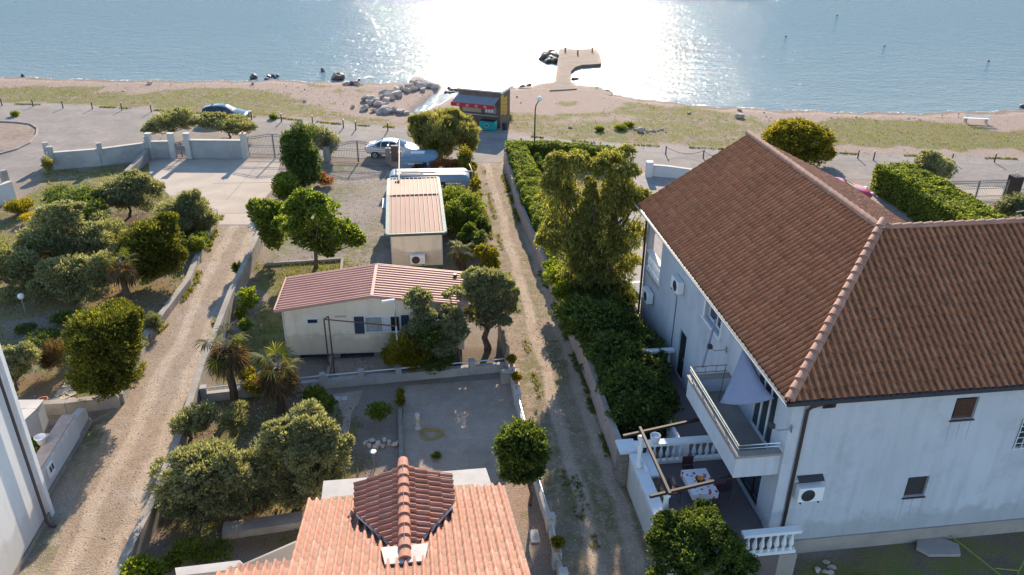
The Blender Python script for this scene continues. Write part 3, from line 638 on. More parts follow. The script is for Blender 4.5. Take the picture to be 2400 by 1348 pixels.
dr = MB().box(9.3, 10.1, LW+.06, LW+.1, 1.05, 3.2, hf).build('door', m_darkgreen, house)
k = MB()
for i in range(20): k.box(9.38, 10.02, LW+.03, LW+.058, 1.15+i*.1, 1.2+i*.1, hf)
k.build('louvre', m_darkgreen, dr); MB().box(9.4, 9.44, LW-.02, LW+.029, 2.0, 2.14, hf).build('handle', m_steel, dr)
sd_w = window(house, hf, 'u', LW, 1.35, 2.95, 3.6, 5.75, m_trim, m_glass, mull=3, name='sliding_door', inset=.08, fw_=.08)
window(house, hf, 'u', LW, 1.45, 3.6, 1.0, 3.15, m_brown, m_glass, mull=3, name='patio_door', inset=.15, fw_=.08)
# near-wall windows with brown shutters
for (a, b_, c, d_, lab) in ((5.75, 6.52, 5.04, 5.87, 1), (4.9, 5.65, 2.0, 2.84, 0)):
    wo = window(house, hf, 'v', NW, a, b_, c, d_, m_shutter, m_glass, inset=.12, fw_=.08)
    k = MB()
    if lab:
        for i in range(13): k.box(NW+.06, NW+.10, a+.09, b_-.09, c+.09+i*.05, c+.125+i*.05, hf)
        k.build('shutter', m_shutter, wo)
    else: k.box(NW+.09, NW+.10, a+.09, b_-.09, c+.09, d_-.09, hf).build('screen', m_dark, wo)
    MB().box(NW-.05, NW+.0, a-.03, b_+.03, c-.045, c-.003, hf).build('sill', m_shutter, wo)
window(house, hf, 'v', NW, 8.3, 9.3, 3.72, 4.85, m_shutter, m_glass, mull=2, inset=.1, bars=True)
# runoff stains below the sills
st = MB()
for a, z_ in ((5.76, 4.95), (6.1, 4.95), (6.45, 4.95), (4.93, 1.94), (5.25, 1.94), (5.6, 1.94)):
    st.poly([hf.P(NW-.004, a, z_), hf.P(NW-.004, a+.035, z_), hf.P(NW-.004, a+.05, z_-.75), hf.P(NW-.004, a+.03, z_-.8)])
sm_, t, b = _m('runoff_stain'); b.inputs['Base Color'].default_value = (.25, .25, .25, 1); tb = t.nodes.new('ShaderNodeBsdfTransparent'); mx = t.nodes.new('ShaderNodeMixShader')
mx.inputs[0].default_value = .22; t.links.new(tb.outputs[0], mx.inputs[1]); t.links.new(b.outputs[0], mx.inputs[2]); t.links.new(mx.outputs[0], t.nodes['Material Output'].inputs[0])
for v_, f_ in zip(st.v, st.f): MB().add(v_, [[0, 1, 2, 3]]).build('runoff_stain', sm_, house)
MB().prism([hf.P(-.05, 1.35, 0)[:2], hf.P(.4, 1.35, 0)[:2], hf.P(.4, 1.47, 0)[:2], hf.P(-.05, 1.47, 0)[:2]], [6.2, 5.85, 5.85, 6.2], 6.38).build('eave_bracket', m_brown, house)
# balcony
bo = MB(); bo.box(.43, 4.95, -1.12, LW-.002, 3.42, 3.6, hf); bo.box(.43, .57, -1.12, LW-.002, 3.6, 4.2, hf); bo.box(4.81, 4.95, -1.12, LW-.002, 3.6, 4.2, hf); bo.box(.57, 4.81, -1.12, -.98, 3.6, 4.2, hf)
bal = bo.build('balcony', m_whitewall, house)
k = MB(); k.box(.38, .64, -1.17, LW-.002, 4.2, 4.28, hf); k.box(4.75, 5.0, -1.17, LW-.002, 4.2, 4.28, hf); k.box(.64, 4.75, -1.17, -.92, 4.2, 4.28, hf); k.build('coping', m_floor, bal)
MB().box(.575, 4.805, -.975, LW-.004, 3.602, 3.62, hf).build('floor_tiles', m_floor, bal)
k = MB()
for z_, r_, off in ((4.58, .024, .0), (4.46, .016, .0)):
    k.tube([hf.P(5.05, -1.04+off, z_), hf.P(.52, -1.04+off, z_), hf.P(.52, LW, z_)], r_, 6)
for u_ in (.55, 1.6, 2.7, 3.8, 4.9): k.tube([hf.P(u_, -1.04, 4.28), hf.P(u_, -1.04, 4.58)], .014, 5)
k.tube([hf.P(.52, -.3, 4.28), hf.P(.52, -.3, 4.58)], .014, 5)
k.build('railing', m_chrome, bal)
# loggia balustrade
k = MB(); k.box(13.4, 15.42, LW-.02, LW+.18, 3.56, 3.66, hf); k.box(13.4, 15.42, LW-.04, LW+.2, 4.42, 4.52, hf)
baluster_row(k, hf.P(15.4, LW+.08, 0), hf.P(13.45, LW+.08, 0), 3.66, 4.42, 9)
k.build('balustrade', m_trim, house)
MB().box(13.3, 15.42, LW-.03, LW-.004, 3.36, 3.5, hf).build('loggia_fascia', m_beige, house)
# raised ground-floor terrace: floor, parapets, balustrades, pergola posts
ter = thing('terrace', hf.P(2.2, -1.5, 0), 'raised dining terrace with white parapets and balustrades beside the large house', 'terrace')
k = MB(); k.prism([hf.P(u, v, 0)[:2] for u, v in ((-.6, -3.0), (4.25, -3.0), (4.25, -1.0), (10.5, -1.0), (10.5, .34), (-.6, .34))], 0, 1.0)
k.build('floor', m_terr, ter)
MB().prism([hf.P(u, v, 0)[:2] for u, v in ((-1.3, -3.26), (4.25, -3.26), (4.25, -3.003), (-1.3, -3.003))], 0, 1.62).build('parapet', m_white, ter)
MB().box(-1.35, 4.0, -3.36, -2.93, 1.622, 1.72, hf).build('coping', m_trim, ter)
k = MB(); k.box(4.2, 4.38, -3.0, LW-.06, 1.0, 1.12, hf); k.box(4.14, 4.44, -3.1, LW-.06, 1.86, 1.97, hf)
baluster_row(k, hf.P(4.29, -2.95, 0), hf.P(4.29, LW-.1, 0), 1.12, 1.86, 13)
k.box(4.22, 4.36, -1.25, -1.05, 1.121, 1.859, hf); k.build('balustrade', m_trim, ter)
k = MB(); k.box(10.4, 10.55, -1.0, .34, 1.001, 1.12, hf); k.box(10.35, 10.6, -1.05, .36, 1.86, 1.97, hf); baluster_row(k, hf.P(10.48, -.95, 0), hf.P(10.48, .3, 0), 1.12, 1.86, 5)
k.build('balustrade', m_trim, ter)
k = MB(); k.box(-.55, -.4, -.9, .9, 1.0, 1.12, hf); k.box(-.6, -.35, -.95, .95, 1.86, 1.97, hf); baluster_row(k, hf.P(-.48, -.85, 0), hf.P(-.48, .85, 0), 1.12, 1.86, 7)
k.build('balustrade', m_trim, ter)
k = MB(); k.box(-.6, .39, .345, .95, 0, 1.0, hf); k.build('base', m_plinth, ter)
k = MB(); k.box(4.3, 4.9, -3.55, -3.02, 0, 1.55, hf); k.build('stone_pillar', m_stonewall, ter)
MB().box(4.23, 4.97, -3.62, -2.95, 1.552, 1.66, hf).build('coping', m_trim, ter)
k = MB(); k.box(2.9, 4.1, -2.98, -2.5, 1.0, 1.55, hf); k.build('stone_bench', m_stonewall, ter); MB().box(2.88, 4.12, -2.99, -2.45, 1.553, 1.64, hf).build('coping', m_trim, ter)
k = MB(); k.box(4.44, 10.4, -1.12, -.98, 0, 1.25, hf); k.build('parapet', m_trim, ter)
pg = thing('pergola', hf.P(1.8, -3.1, 1.7), 'open pergola of three dark timber beams on white posts over the terrace', 'pergola')
for u_ in (3.35, .45):
    MB().lathe(hf.P(u_, -3.2, 1.722), [(.16, 0), (.16, .1), (.09, .18), (.085, .6), (.105, .75), (.085, .95), (.09, 1.12), (.13, 1.2), (.13, 1.26)], 10).build('post', m_trim, pg, True)
for a, b_ in (((3.35, -3.85, 3.07), (3.95, -.4, 3.18)), ((3.6, -3.2, 3.19), (.2, -3.2, 3.19)), ((.3, -3.8, 3.07), (1.0, .3, 3.18))):
    MB().bar(hf.P(*a), hf.P(*b_), .085, .095).build('beam', m_brown, pg)
# dining table, cloth, chairs
tb_ = thing('dining_table', hf.P(2.28, -1.35, 1.0), 'rectangular dining table on the terrace under a spotted cloth', 'table')
MB().box(1.72, 2.84, -1.72, -.98, 1.70, 1.735, hf).build('tabletop', m_white, tb_)
for a in (1.8, 2.76):
    for c in (-1.64, -1.06): MB().tube([hf.P(a, c, 1.003), hf.P(a, c, 1.7)], .02, 6).build('leg', m_steel, tb_)
mc, t, b = _m('spotted_cloth'); v = t.nodes.new('ShaderNodeTexVoronoi'); v.inputs['Scale'].default_value = 5.5; t.links.new(geo_pos(t), v.inputs['Vector'])
t.links.new(ramp(t, v.outputs['Distance'], [(.28, (.55, .03, .05)), (.36, (.72, .70, .74))]), b.inputs['Base Color']); b.inputs['Roughness'].default_value = .8
k = MB(); k.box(1.65, 2.91, -1.79, -.91, 1.738, 1.75, hf)
for q in ((1.64, 1.65, -1.79, -.91), (2.91, 2.92, -1.79, -.91)): k.box(*q, 1.52, 1.75, hf)
for q in ((1.65, 2.91, -1.80, -1.79), (1.65, 2.91, -.91, -.90)): k.box(*q, 1.52, 1.75, hf)
tag(k.build('tablecloth', mc), 'white tablecloth with red flower spots on the terrace table', 'tablecloth')
tag(MB().box(2.2, 2.5, -1.45, -1.15, 1.752, 1.757, hf).build('place_mat', m_darkgreen), 'dark square mat in the middle of the spotted tablecloth', 'mat')
tag(MB().lathe(hf.P(2.35, -1.3, 1.76), [(.04, 0), (.09, .03), (.11, .07), (.09, .07), (.04, .02)], 12).build('bowl', m_orange, None, True), 'small orange bowl on the dark mat of the terrace table', 'bowl')
def chair(u, v, az, label):
    c = hf.P(u, v, 1.0); f = Fr(c[0], c[1], 7.9+az, 1.0); t_ = thing('patio_chair', c, label, 'chair', 'chairs round the terrace table')
    MB().box(-.2, .2, -.2, .2, .42, .46, f).build('seat', m_darkred, t_, bevel=.01)
    MB().box(.18, .22, -.2, .2, .5, .85, f).build('backrest', m_darkred, t_, bevel=.01)
    for a in (-.17, .17):
        MB().tube([f.P(-.17, a, .003), f.P(-.17, a, .42)], .015, 5).build('leg', m_dark, t_); MB().tube([f.P(.19, a, .003), f.P(.2, a, .85)], .015, 5).build('leg', m_dark, t_)
m_darkred = pbr('dark_red_cushion', (.06, .025, .035), .8, .15, 3, 12, .1)
chair(3.3, -1.35, 0, 'dark patio chair at the far end of the spotted table')
chair(1.25, -1.3, 180, 'dark patio chair at the near end of the spotted table, by the round bush')
chair(2.3, -2.2, 90, 'dark patio chair between the spotted table and the white parapet')
chair(2.2, -.5, -90, 'dark patio chair between the spotted table and the house door')
# things on the house
ac_unit(hf, NW-.2, 1.4, 2.5, label='white air conditioner low on the shaded near wall beside the downpipe', face=-1)
k = MB(); k.prism([hf.P(a, b_, 0)[:2] for a, b_ in ((.2, 1.0), (.39, 1.0), (.39, 1.85), (.2, 1.85))], [3.18, 3.3, 3.3, 3.18], [3.2, 3.32, 3.32, 3.2])
tag(k.build('awning', m_dark), 'small dark sloping strip above the low air conditioner', 'hood')  # thin dark sloping strip on the wall above the unit
ac_unit(hf, 10.6, LW-.17, 4.75, label='white air conditioner high under the left eave of the large house', axis='v', face=-1)
ac_unit(hf, 14.2, LW-.2, 2.4, label='white air conditioner on the left wall below the loggia', axis='v', face=-1)
sa = MB(); A_, B2, C_ = hf.P(4.0, .33, 6.0), hf.P(1.3, .25, 5.7), hf.P(2.9, -.75, 4.5); n = 8; vs = []; fs = []
for i in range(n+1):
    for j in range(n+1-i):
        a, b_ = i/n, j/n; c = 1-a-b_; vs.append(a*A_+b_*B2+c*C_ - Z*(.9*a*b_+.6*b_*c+.5*a*c) )
ix = lambda i, j: sum(n+1-k for k in range(i))+j
for i in range(n):
    for j in range(n-i):
        fs.append([ix(i, j), ix(i+1, j), ix(i, j+1)])
        if j < n-i-1: fs.append([ix(i+1, j), ix(i+1, j+1), ix(i, j+1)])
so_ = sa.add(vs, fs).build('shade_sail', m_sail, None, True); sm2 = so_.modifiers.new('t', 'SOLIDIFY'); sm2.thickness = .01
tag(so_, 'lilac triangular shade sail hanging above the balcony', 'shade sail')
dr_ = thing('drying_rack', hf.P(4.9, -.4, 4.28), 'folded metal drying rack on the far end of the balcony', 'drying rack')
k = MB()
for z_ in (4.35, 4.6): k.tube([hf.P(5.0, -.95, z_), hf.P(5.0, .3, z_)], .015, 5)
for v_ in (-.9, -.5, -.1, .25): k.tube([hf.P(5.0, v_, 4.3), hf.P(5.0, v_, 4.6)], .01, 4)
k.tube([hf.P(5.0, .25, 4.6), hf.P(4.2, -.2, 3.63)], .012, 4); k.build('frame', m_rust, dr_)
def bracket_lamp(u, v, z, label):
    t_ = thing('satellite_arm', hf.P(u, v, z), label, 'bracket')
    MB().tube([hf.P(u, LW-.01, z), hf.P(u, LW-.45, z-.02), hf.P(u+.05, LW-.6, z+.12)], .02, 5).build('arm', m_steel, t_)
    MB().box(u-.05, u+.05, LW-.02, LW-.002, z-.12, z+.12, hf).build('plate', m_steel, t_)
    MB().box(u-.06, u+.12, LW-.72, LW-.56, z+.08, z+.24, hf).build('lamp_head', m_dark, t_, bevel=.02)
bracket_lamp(5.45, LW, 4.95, 'steel floodlight arm on the left wall past the balcony')
bracket_lamp(.25, LW, 5.3, 'steel floodlight arm at the near corner of the large house')
tag(MB().tube([hf.P(5.3, -.5, 4.35), hf.P(6.3, .2, 5.75)], .045, 8).build('folded_parasol', m_sail), 'pale folded parasol pole leaning between balcony end and wall', 'parasol')
tag(MB().lathe(hf.P(4.28, -2.35, 1.972), [(.1, 0), (.16, .06), (.19, .28), (.2, .3), (.15, .3), (.14, .24)], 12).build('flower_pot', m_trim, None, True), 'white flower pot standing on the terrace balustrade', 'pot')
# porch at the far left corner
ps = thing('porch_steps', hf.P(16.6, -.3, 0), 'sunlit cream porch steps with white side wall at the far corner of the large house', 'steps')
k = MB(); k.box(15.2, 17.4, -.9, .3, 0, 1.0, hf); k.build('base', m_beige, ps)
k = MB(); k.box(15.9, 17.4, -.95, -.78, 1.0, 1.8, hf); k.box(17.25, 17.42, -.78, .9, 1.0, 1.8, hf); k.build('side_wall', m_white, ps)
k = MB(); k.box(14.5, 15.2, -.8, .3, 0, .66, hf); k.box(13.9, 14.5, -.8, .3, 0, .33, hf); k.build('tread', m_floor, ps)

# ---- near house with the terracotta roof
e0, e1 = at(720, 1178, 3.2), at(1170, 1140, 3.2); nf = Fr(e0[0], e0[1], 7.9); NWD = float((e1-e0) @ nf.n)
near = thing('near_house', nf.P(-3, 2, 0), 'near house with pink terracotta roof and small gabled dormer, at the bottom', 'house')
SL = .31
def nz(u): return 3.2 - SL*u
k = MB(); k.box(-9, -.45, .35, NWD-.35, 0, 3.02, nf); k.box(-9, -4.2, -4.2, .35, 0, 3.02, nf); k.build('wall', m_white, near)
k = MB(); k.slab([nf.P(0, 0, 3.17), nf.P(0, NWD, 3.17), nf.P(-9, NWD, nz(-9)-.03), nf.P(-9, -5.4, nz(-9)-.03), nf.P(-3.7, -5.4, nz(-3.7)-.03), nf.P(-3.5, -1.4, nz(-3.5)-.03), nf.P(-2.35, .0, nz(-2.35)-.03)], .12)
nroof = k.build('roof', m_brown, near)
sN = nf.P(-1, 0, 3.2+SL)-nf.P(0, 0, 3.2); sN /= np.linalg.norm(sN)
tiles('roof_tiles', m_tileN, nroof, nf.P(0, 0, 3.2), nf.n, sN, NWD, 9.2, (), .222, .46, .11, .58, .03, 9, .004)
qa = nf.P(-2.26, 0.05, 0)-nf.P(-3.42, -1.36, 0); qn = np.cross(qa, Z); qn /= np.linalg.norm(qn); qn = qn if qn @ nf.d > 0 else -qn
qb = nf.P(-3.42, -1.36, 0)-nf.P(-3.55, -5.0, 0); qm = np.cross(qb, Z); qm /= np.linalg.norm(qm); qm = qm if qm @ nf.d > 0 else -qm
tiles('roof_tiles', m_tileN, nroof, nf.P(-.7, -5.55, nz(-.7)), nf.n, sN, 5.55, 8.4, [(nf.P(-2.26, .05, 0), qn), (nf.P(-3.42, -1.36, 0), qm)], .222, .46, .11, .58, .03, 9, .004)
# dormer
r0, r1 = at(945, 1095, 4.4), at(950, 1312, 4.4); df = Fr(r0[0], r0[1], 7.9); DL = float(-(r1-r0) @ df.d)
dd = 1.42; DZ = 4.4; EZ = 3.92; Lq = 1.25
for s_ in (-1, 1):
    so3 = df.P(0, 0, DZ)-df.P(0, s_*dd, EZ); Lw = np.linalg.norm(so3); so3 /= Lw
    cn = np.cross(df.P(-Lq, s_*dd, 0)-df.P(-DL, 0, 0), Z); cn /= np.linalg.norm(cn); cn = cn if cn @ df.d < 0 else -cn
    a = df.P(0, s_*dd, EZ) if s_ < 0 else df.P(-DL, s_*dd, EZ)
    tiles('dormer_tiles', m_tileN2, nroof, a, -df.d if s_ < 0 else df.d, so3, DL, Lw, [(df.P(-DL, 0, 0), cn), (df.P(0, 0, 0), df.n*(1 if s_ < 0 else -1))], .222, .40, .07, .56, .04, 8)
caps('ridge_tiles', m_tileD if 0 else m_tileN2, nroof, df.P(-DL-.1, 0, DZ+.07), df.P(.05, 0, DZ+.07), .155, .40)
k = MB(); k.slab([df.P(-.06, -dd+.05, EZ-.04), df.P(-.06, 0, DZ-.04), df.P(-DL, 0, DZ-.04), df.P(-Lq, -dd+.05, EZ-.04)], .1); k.slab([df.P(-.06, dd-.05, EZ-.04), df.P(-Lq, dd-.05, EZ-.04), df.P(-DL, 0, DZ-.04), df.P(-.06, 0, DZ-.04)], .1)
k.prism([df.P(-.15, -dd+.15, 0)[:2], df.P(-.15, dd-.15, 0)[:2], df.P(-1.2, dd-.3, 0)[:2], df.P(-DL+.1, .15, 0)[:2], df.P(-DL+.1, -.15, 0)[:2], df.P(-1.2, -dd+.3, 0)[:2]], 2.9, 3.86)
k.build('dormer_wall', m_white, near)
k = MB(); k.slab([df.P(-DL-.25, -.5, nz(-DL)+.22), df.P(-DL+.45, -.62, nz(-DL)+.12), df.P(-DL+.45, .62, nz(-DL)+.12), df.P(-DL-.25, .5, nz(-DL)+.22)], .06); k.build('flashing', m_cap, near)
k = MB(); k.slab([nf.P(1.35, .35, 2.86), nf.P(1.35, NWD-.28, 2.86), nf.P(-.2, NWD-.1, 2.86), nf.P(-.2, .35, 2.86)], .16); k.build('canopy', m_cap, near)
k = MB(); k.box(.08, .55, .62, 1.35, 2.862, 2.874, nf); k.build('canopy_tiles', m_tan, near); MB().box(.08, .6, NWD-1.65, NWD-.75, 2.862, 2.874, nf).build('canopy_tiles', m_tan, near)
k = MB(); k.slab([at(410, 1331, 3.3), at(562, 1313, 3.3), at(600, 1352, 3.3), at(420, 1390, 3.3)], .14); k.build('side_canopy', m_cap, near)
g_ = MB(); g_.bar(nf.P(.06, 0, 3.12), nf.P(.06, NWD, 3.12), .1, .09); g_.bar(nf.P(-2.3, .0, nz(-2.3)-.1), nf.P(-3.42, -1.36, nz(-3.42)-.1), .1, .1); g_.build('gutter', m_dark, near)
k = MB(); vv = [df.P(-q, .0, DZ+.24+.02*math.sin(q*5)) for q in np.linspace(-.1, DL, 14)]; k.tube(vv, .008, 4); k.build('roof_cable', m_steel, near)

# ---- mobile home A (gabled pink sheet roof)
a0 = at(645, 729, 2.8); af = Fr(a0[0], a0[1], 5.0); AW = float((at(1098, 717, 2.8)-a0) @ af.n); AD = 3.25; AZ, AR = 2.8, 3.38
ah = thing('mobile_home', af.P(1.6, 4.3, 0), 'cream mobile home with striped pink gabled roof and blue-shuttered window', 'mobile home')
k = MB(); k.prism([af.P(.2, .22, 0)[:2], af.P(.2, AW-.22, 0)[:2], af.P(AD-.15, AW-.22, 0)[:2], af.P(AD-.15, .22, 0)[:2]], .38, 2.72)
k.add([af.P(u, v, z) for u in (.2, AD-.15) for v, z in ((.22, 2.72), (AW/2, AR-.06), (AW-.22, 2.72))], [[0, 2, 1], [3, 4, 5], [0, 1, 4, 3], [1, 2, 5, 4]])
k.build('wall', m_cream, ah)
k = MB(); 
for v_ in (.26, AW-.3): k.box(.185, .198, v_, v_+.05, .38, 2.7, af)
k.box(.186, .199, .22, AW-.22, .36, .42, af); k.box(.188, .197, .24, AW-.24, 1.36, 1.375, af); k.build('cladding_trim', m_cap, ah)
# ribbed sheets
def ribbed(name, mat, parent, P, L, pitch, rib, h):
    """P(a, b) -> point on the surface, a along the ribbed direction 0..L (ribs cross a), b 0..1 up the slope; returns mesh with trapezoid ribs"""
    n_ = int(L/pitch); vs = []; 
    for i in range(n_):
        x = i*L/n_; q = L/n_
        for dx, z in ((0, 0), (q*(1-rib)-.02, 0), (q*(1-rib)+.01, h), (q-.03, h)): vs += [P(x+dx, 0)+Z*z, P(x+dx, 1)+Z*z]
    vs += [P(L, 0), P(L, 1)]; m_ = len(vs)//2
    return MB().add(vs, [[2*i, 2*i+1, 2*i+3, 2*i+2] for i in range(m_-1)]).build(name, mat, parent)
ar = MB(); ar.slab([af.P(0, 0, AZ), af.P(0, AW/2, AR), af.P(AD, AW/2, AR), af.P(AD, 0, AZ)], .05); ar.slab([af.P(0, AW/2, AR), af.P(0, AW, AZ), af.P(AD, AW, AZ), af.P(AD, AW/2, AR)], .05)
arf = ar.build('roof', m_roofA, ah)
ribbed('roof_sheet', m_roofA, arf, lambda a, b_: af.P(a, b_*AW/2, AZ+.012+(AR-AZ)*b_), AD, .25, .42, .06)
ribbed('roof_sheet', m_roofA, arf, lambda a, b_: af.P(a, AW-b_*AW/2, AZ+.012+(AR-AZ)*b_), AD, .25, .42, .06)
k = MB()
for u_ in (-.03, AD+.03):
    k.bar(af.P(u_, -.02, AZ+.0), af.P(u_, AW/2, AR+.02), .05, .14); k.bar(af.P(u_, AW/2, AR+.02), af.P(u_, AW+.02, AZ), .05, .14)
k.bar(af.P(0, -.04, AZ+.01), af.P(AD, -.04, AZ+.01), .07, .14); k.build('fascia', m_roofA, ah)
k = MB().box(0, AD, AW/2-.07, AW/2+.07, AR+.02, AR+.07, af)
k.build('ridge_cap', m_roofA, arf)
MB().tube([af.P(AD-.6, AW-.55, AZ+.02), af.P(AD-.6, AW-.55, AZ+.3)], .09, 8).build('vent_pipe', m_dark, arf)
wi = window(ah, af, 'v', .2, 3.85, 5.5, 1.42, 2.28, m_trim, m_curtain, mull=2, inset=-.012, fw_=.05)
k = MB(); k.box(.13, .183, 3.4, 3.83, 1.42, 2.28, af); k.build('shutter', m_navy, wi)
k = MB(); k.box(.13, .183, 5.52, 5.86, 1.42, 2.28, af); k.build('shutter', m_navy, wi)
MB().box(.178, .186, 5.05, 5.4, 1.48, 2.22, af).build('curtain', m_brown, wi)
k = MB()
for i in range(9): k.box(.172+(i % 2)*.004, .1845, 4.72+i*.036, 4.75+i*.036, 1.48, 2.22, af)
k.build('net_curtain', m_trim, wi)
window(ah, af, 'v', .2, 1.28, 1.8, 1.98, 2.26, m_trim, m_glass, inset=-.012, fw_=.04)
k = MB(); k.box(.18, .198, 2.55, 3.05, 2.27, 2.36, af); k.build('old_sticker', m_beige, ah)
window(ah, af, 'v', .2, 6.6, 7.4, 1.3, 2.3, m_trim, m_glass, mull=1, inset=-.012)
for u_ in (.5, 2.8):
    for v_ in np.linspace(.6, AW-.6, 5): MB().box(u_-.15, u_+.15, v_-.15, v_+.15, 0, .378, af).build('support_block', m_concrete, ah)
MB().box(.5, 2.7, .5, AW-.5, .05, .379, af).build('underfloor', m_dark, ah)

# ---- mobile home B (beige seamed roof)
b0 = at(910, 550, 2.4); bf = Fr(b0[0], b0[1], 7.5); BW = 3.1; BL = 9.3; BR = 5.3; BZ = 2.4; BH = 2.72
bh = thing('mobile_home', bf.P(4.6, 1.5, 0), 'narrow cream mobile home with flat beige seamed roof and green trim', 'mobile home')
k = MB(); k.box(.12, BL-.12, .1, BW-.12, .35, 2.3, bf); k.build('wall', m_cream, bh)
k = MB(); k.box(.1, .118, .1, BW-.1, 1.2, 1.215, bf); k.box(.105, .118, .1, .15, .35, 2.3, bf); k.box(.105, .118, BW-.17, BW-.12, .35, 2.3, bf); k.build('cladding_trim', m_cap, bh)
k = MB(); k.box(.07, .3, .05, BW-.05, .22, .345, bf); k.build('skirt', m_green, bh)
for u_ in (.5, 3., 6., 8.8):
    MB().box(u_-.15, u_+.15, .4, BW-.4, 0, .34, bf).build('support_block', m_concrete, bh)
k = MB(); k.slab([bf.P(0, 0, BZ), bf.P(0, BW, BZ), bf.P(BR, BW, BH), bf.P(BR, 0, BH)], .06); k.slab([bf.P(BR, 0, BH), bf.P(BR, BW, BH), bf.P(BL, BW, BZ), bf.P(BL, 0, BZ)], .06)
brf = k.build('roof', m_roofB, bh)
k = MB()
for i in range(11):
    v_ = .2+i*(BW-.4)/10
    k.bar(bf.P(.03, v_, BZ+.03), bf.P(BR, v_, BH+.03), .03, .06); k.bar(bf.P(BR, v_, BH+.03), bf.P(BL-.03, v_, BZ+.03), .03, .06)
k.build('roof_seam', pbr('seam_metal', (.30, .21, .17), .6), brf)
k = MB(); k.bar(bf.P(BR, .1, BH+.035), bf.P(BR, BW-.1, BH+.035), .07, .05); k.build('ridge_strip', m_roofB, brf)
k = MB(); k.bar(bf.P(-.06, -.06, BZ-.02), bf.P(-.06, BW+.06, BZ-.02), .12, .15); k.build('end_trim', m_green, bh); k = MB(); k.bar(bf.P(BL+.06, -.06, BZ-.02), bf.P(BL+.06, BW+.06, BZ-.02), .12, .15)
k.build('end_trim', m_green, bh)
k = MB()
for v_ in (-.05, BW+.05):
    k.bar(bf.P(0, v_, BZ+.0), bf.P(BR, v_, BH+.0), .2, .12); k.bar(bf.P(BR, v_, BH+.0), bf.P(BL, v_, BZ+.0), .2, .12)
k.build('side_trim', pbr('weathered_green', (.30, .36, .31), .7, .25, 2.5, 12, .1, stain=(.08, .16, .12)), bh)
MB().lathe(bf.P(BL-.9, .45, BZ+.05), [(.1, 0), (.12, .08), (.06, .12)], 10).build('roof_vent', m_dark, brf)
MB().box(5.2, 6.9, -.45, -.1, .6, 2.0, bf).build('side_shutter', m_silver, bh)
ac_unit(bf, -.12, 1.55, .62, label='rusty air conditioner on the near wall of the narrow mobile home', face=-1, rusty=True)

# ---- kiosk
q0, q1, q2 = at(1075, 205, 3.35), at(1172, 214, 3.35), at(1193, 199, 3.35)
kf = Fr(q0[0], q0[1], math.degrees(math.atan2(q1[1]-q0[1], q1[0]-q0[0]))); KW = float((q1-q0) @ kf.n); KD = float((q2-q1) @ kf.d)
ks = thing('kiosk', kf.P(1.5, KW/2, 0), 'brown beach snack kiosk with grey and red awning and pale flat roof', 'kiosk')
k = MB(); wallgrid(k, kf, 'v', 0, .12, 0, KW, 0, 3.2, [(.3, KW*.55, 1.25, 2.1), (KW*.62, KW-.35, 1.25, 2.1)]); k.box(.12, KD, 0, .12, 0, 3.2, kf); k.box(.12, KD, KW-.12, KW, 0, 3.2, kf); k.box(KD-.12, KD, .12, KW-.12, 0, 3.2, kf); k.build('wall', m_kiosk, ks)
MB().box(-.08, KD+.1, -.08, KW+.1, 3.2, 3.32, kf).build('roof', m_roofK, ks)
MB().box(-.05, KD+.1, KW+.105, KW+.16, 3.1, 3.3, kf).build('roof_edge', m_trim, ks)
MB().box(.6, .7, .2, KW-.2, 0, 3.1, kf).build('inner_wall', m_dark, ks)
wo = MB().box(.05, .1, .3, KW*.55, 1.25, 2.1, kf).build('window', m_beige, ks)
wo = MB().box(.05, .08, KW*.62, KW-.35, 1.25, 2.1, kf).build('window', m_curtain, ks)
k = MB()
for i in range(6): k.box(.03, .048, KW*.64+(i % 3)*.28, KW*.64+(i % 3)*.28+.2, 1.35+(i//3)*.36, 1.62+(i//3)*.36, kf)
k.build('price_card', m_trim, wo)
k = MB(); k.box(-.4, 0, .3, KW-.1, 1.12, 1.18, kf); k.build('counter', m_steel, ks)
k = MB(); k.slab([kf.P(-1.0, -.3, 2.28), kf.P(-1.0, KW-.25, 2.28), kf.P(-.01, KW-.05, 2.75), kf.P(-.01, -.05, 2.75)], .03); aw = k.build('awning', m_awn, ks)
k = MB(); k.box(-1.06, -1.0, -.35, KW-.22, 1.93, 2.27, kf); k.build('valance', m_red, aw)
def disc_logo(mb, c, r, wd, n_=14, k0=0, k1=6.28):
    mb.tube([c + kf.n*r*math.cos(q)*1.25 + Z*r*math.sin(q) for q in np.linspace(k0, k1, n_)], wd, 4)
k = MB()
for v_ in (.35, 1.25, 2.1, 2.95, 3.7):
    if v_ < KW-.5:
        c = kf.P(-1.075, v_, 2.1); disc_logo(k, c, .11, .018); disc_logo(k, c, .05, .018)
k.build('roundel', m_pinkpaint, aw)
k = MB(); k.slab([kf.P(-1.0, -.3, 2.27), kf.P(-.01, -.05, 2.72), kf.P(-.01, -.12, 1.9), kf.P(-1.0, -.37, 1.93)], .02); k.build('side_curtain', m_trim, aw)
for a, b_, c, d_ in ((.15, .85, 1.15, 2.9), (.95, 1.75, .95, 2.55)):
    pn = MB().box(a, b_, KW+.004, KW+.04, c, d_, kf).build('menu_panel', m_yellow, ks)
    k = MB()
    for i in range(4): k.box(a+.1, b_-.12, KW+.042, KW+.048, c+.2+i*.34, c+.3+i*.34, kf)
    k.build('menu_picture', m_terracotta, pn)
fz = thing('ice_cream_freezer', kf.P(-.75, KW-.9, 0), 'teal ice cream chest freezer in front of the kiosk', 'freezer')
MB().box(-1.15, -.42, KW-1.55, KW-.1, .04, .82, kf).build('body', m_teal, fz, bevel=.03); MB().box(-1.12, -.45, KW-1.52, KW-.13, .822, .86, kf).build('lid', m_glass, fz)
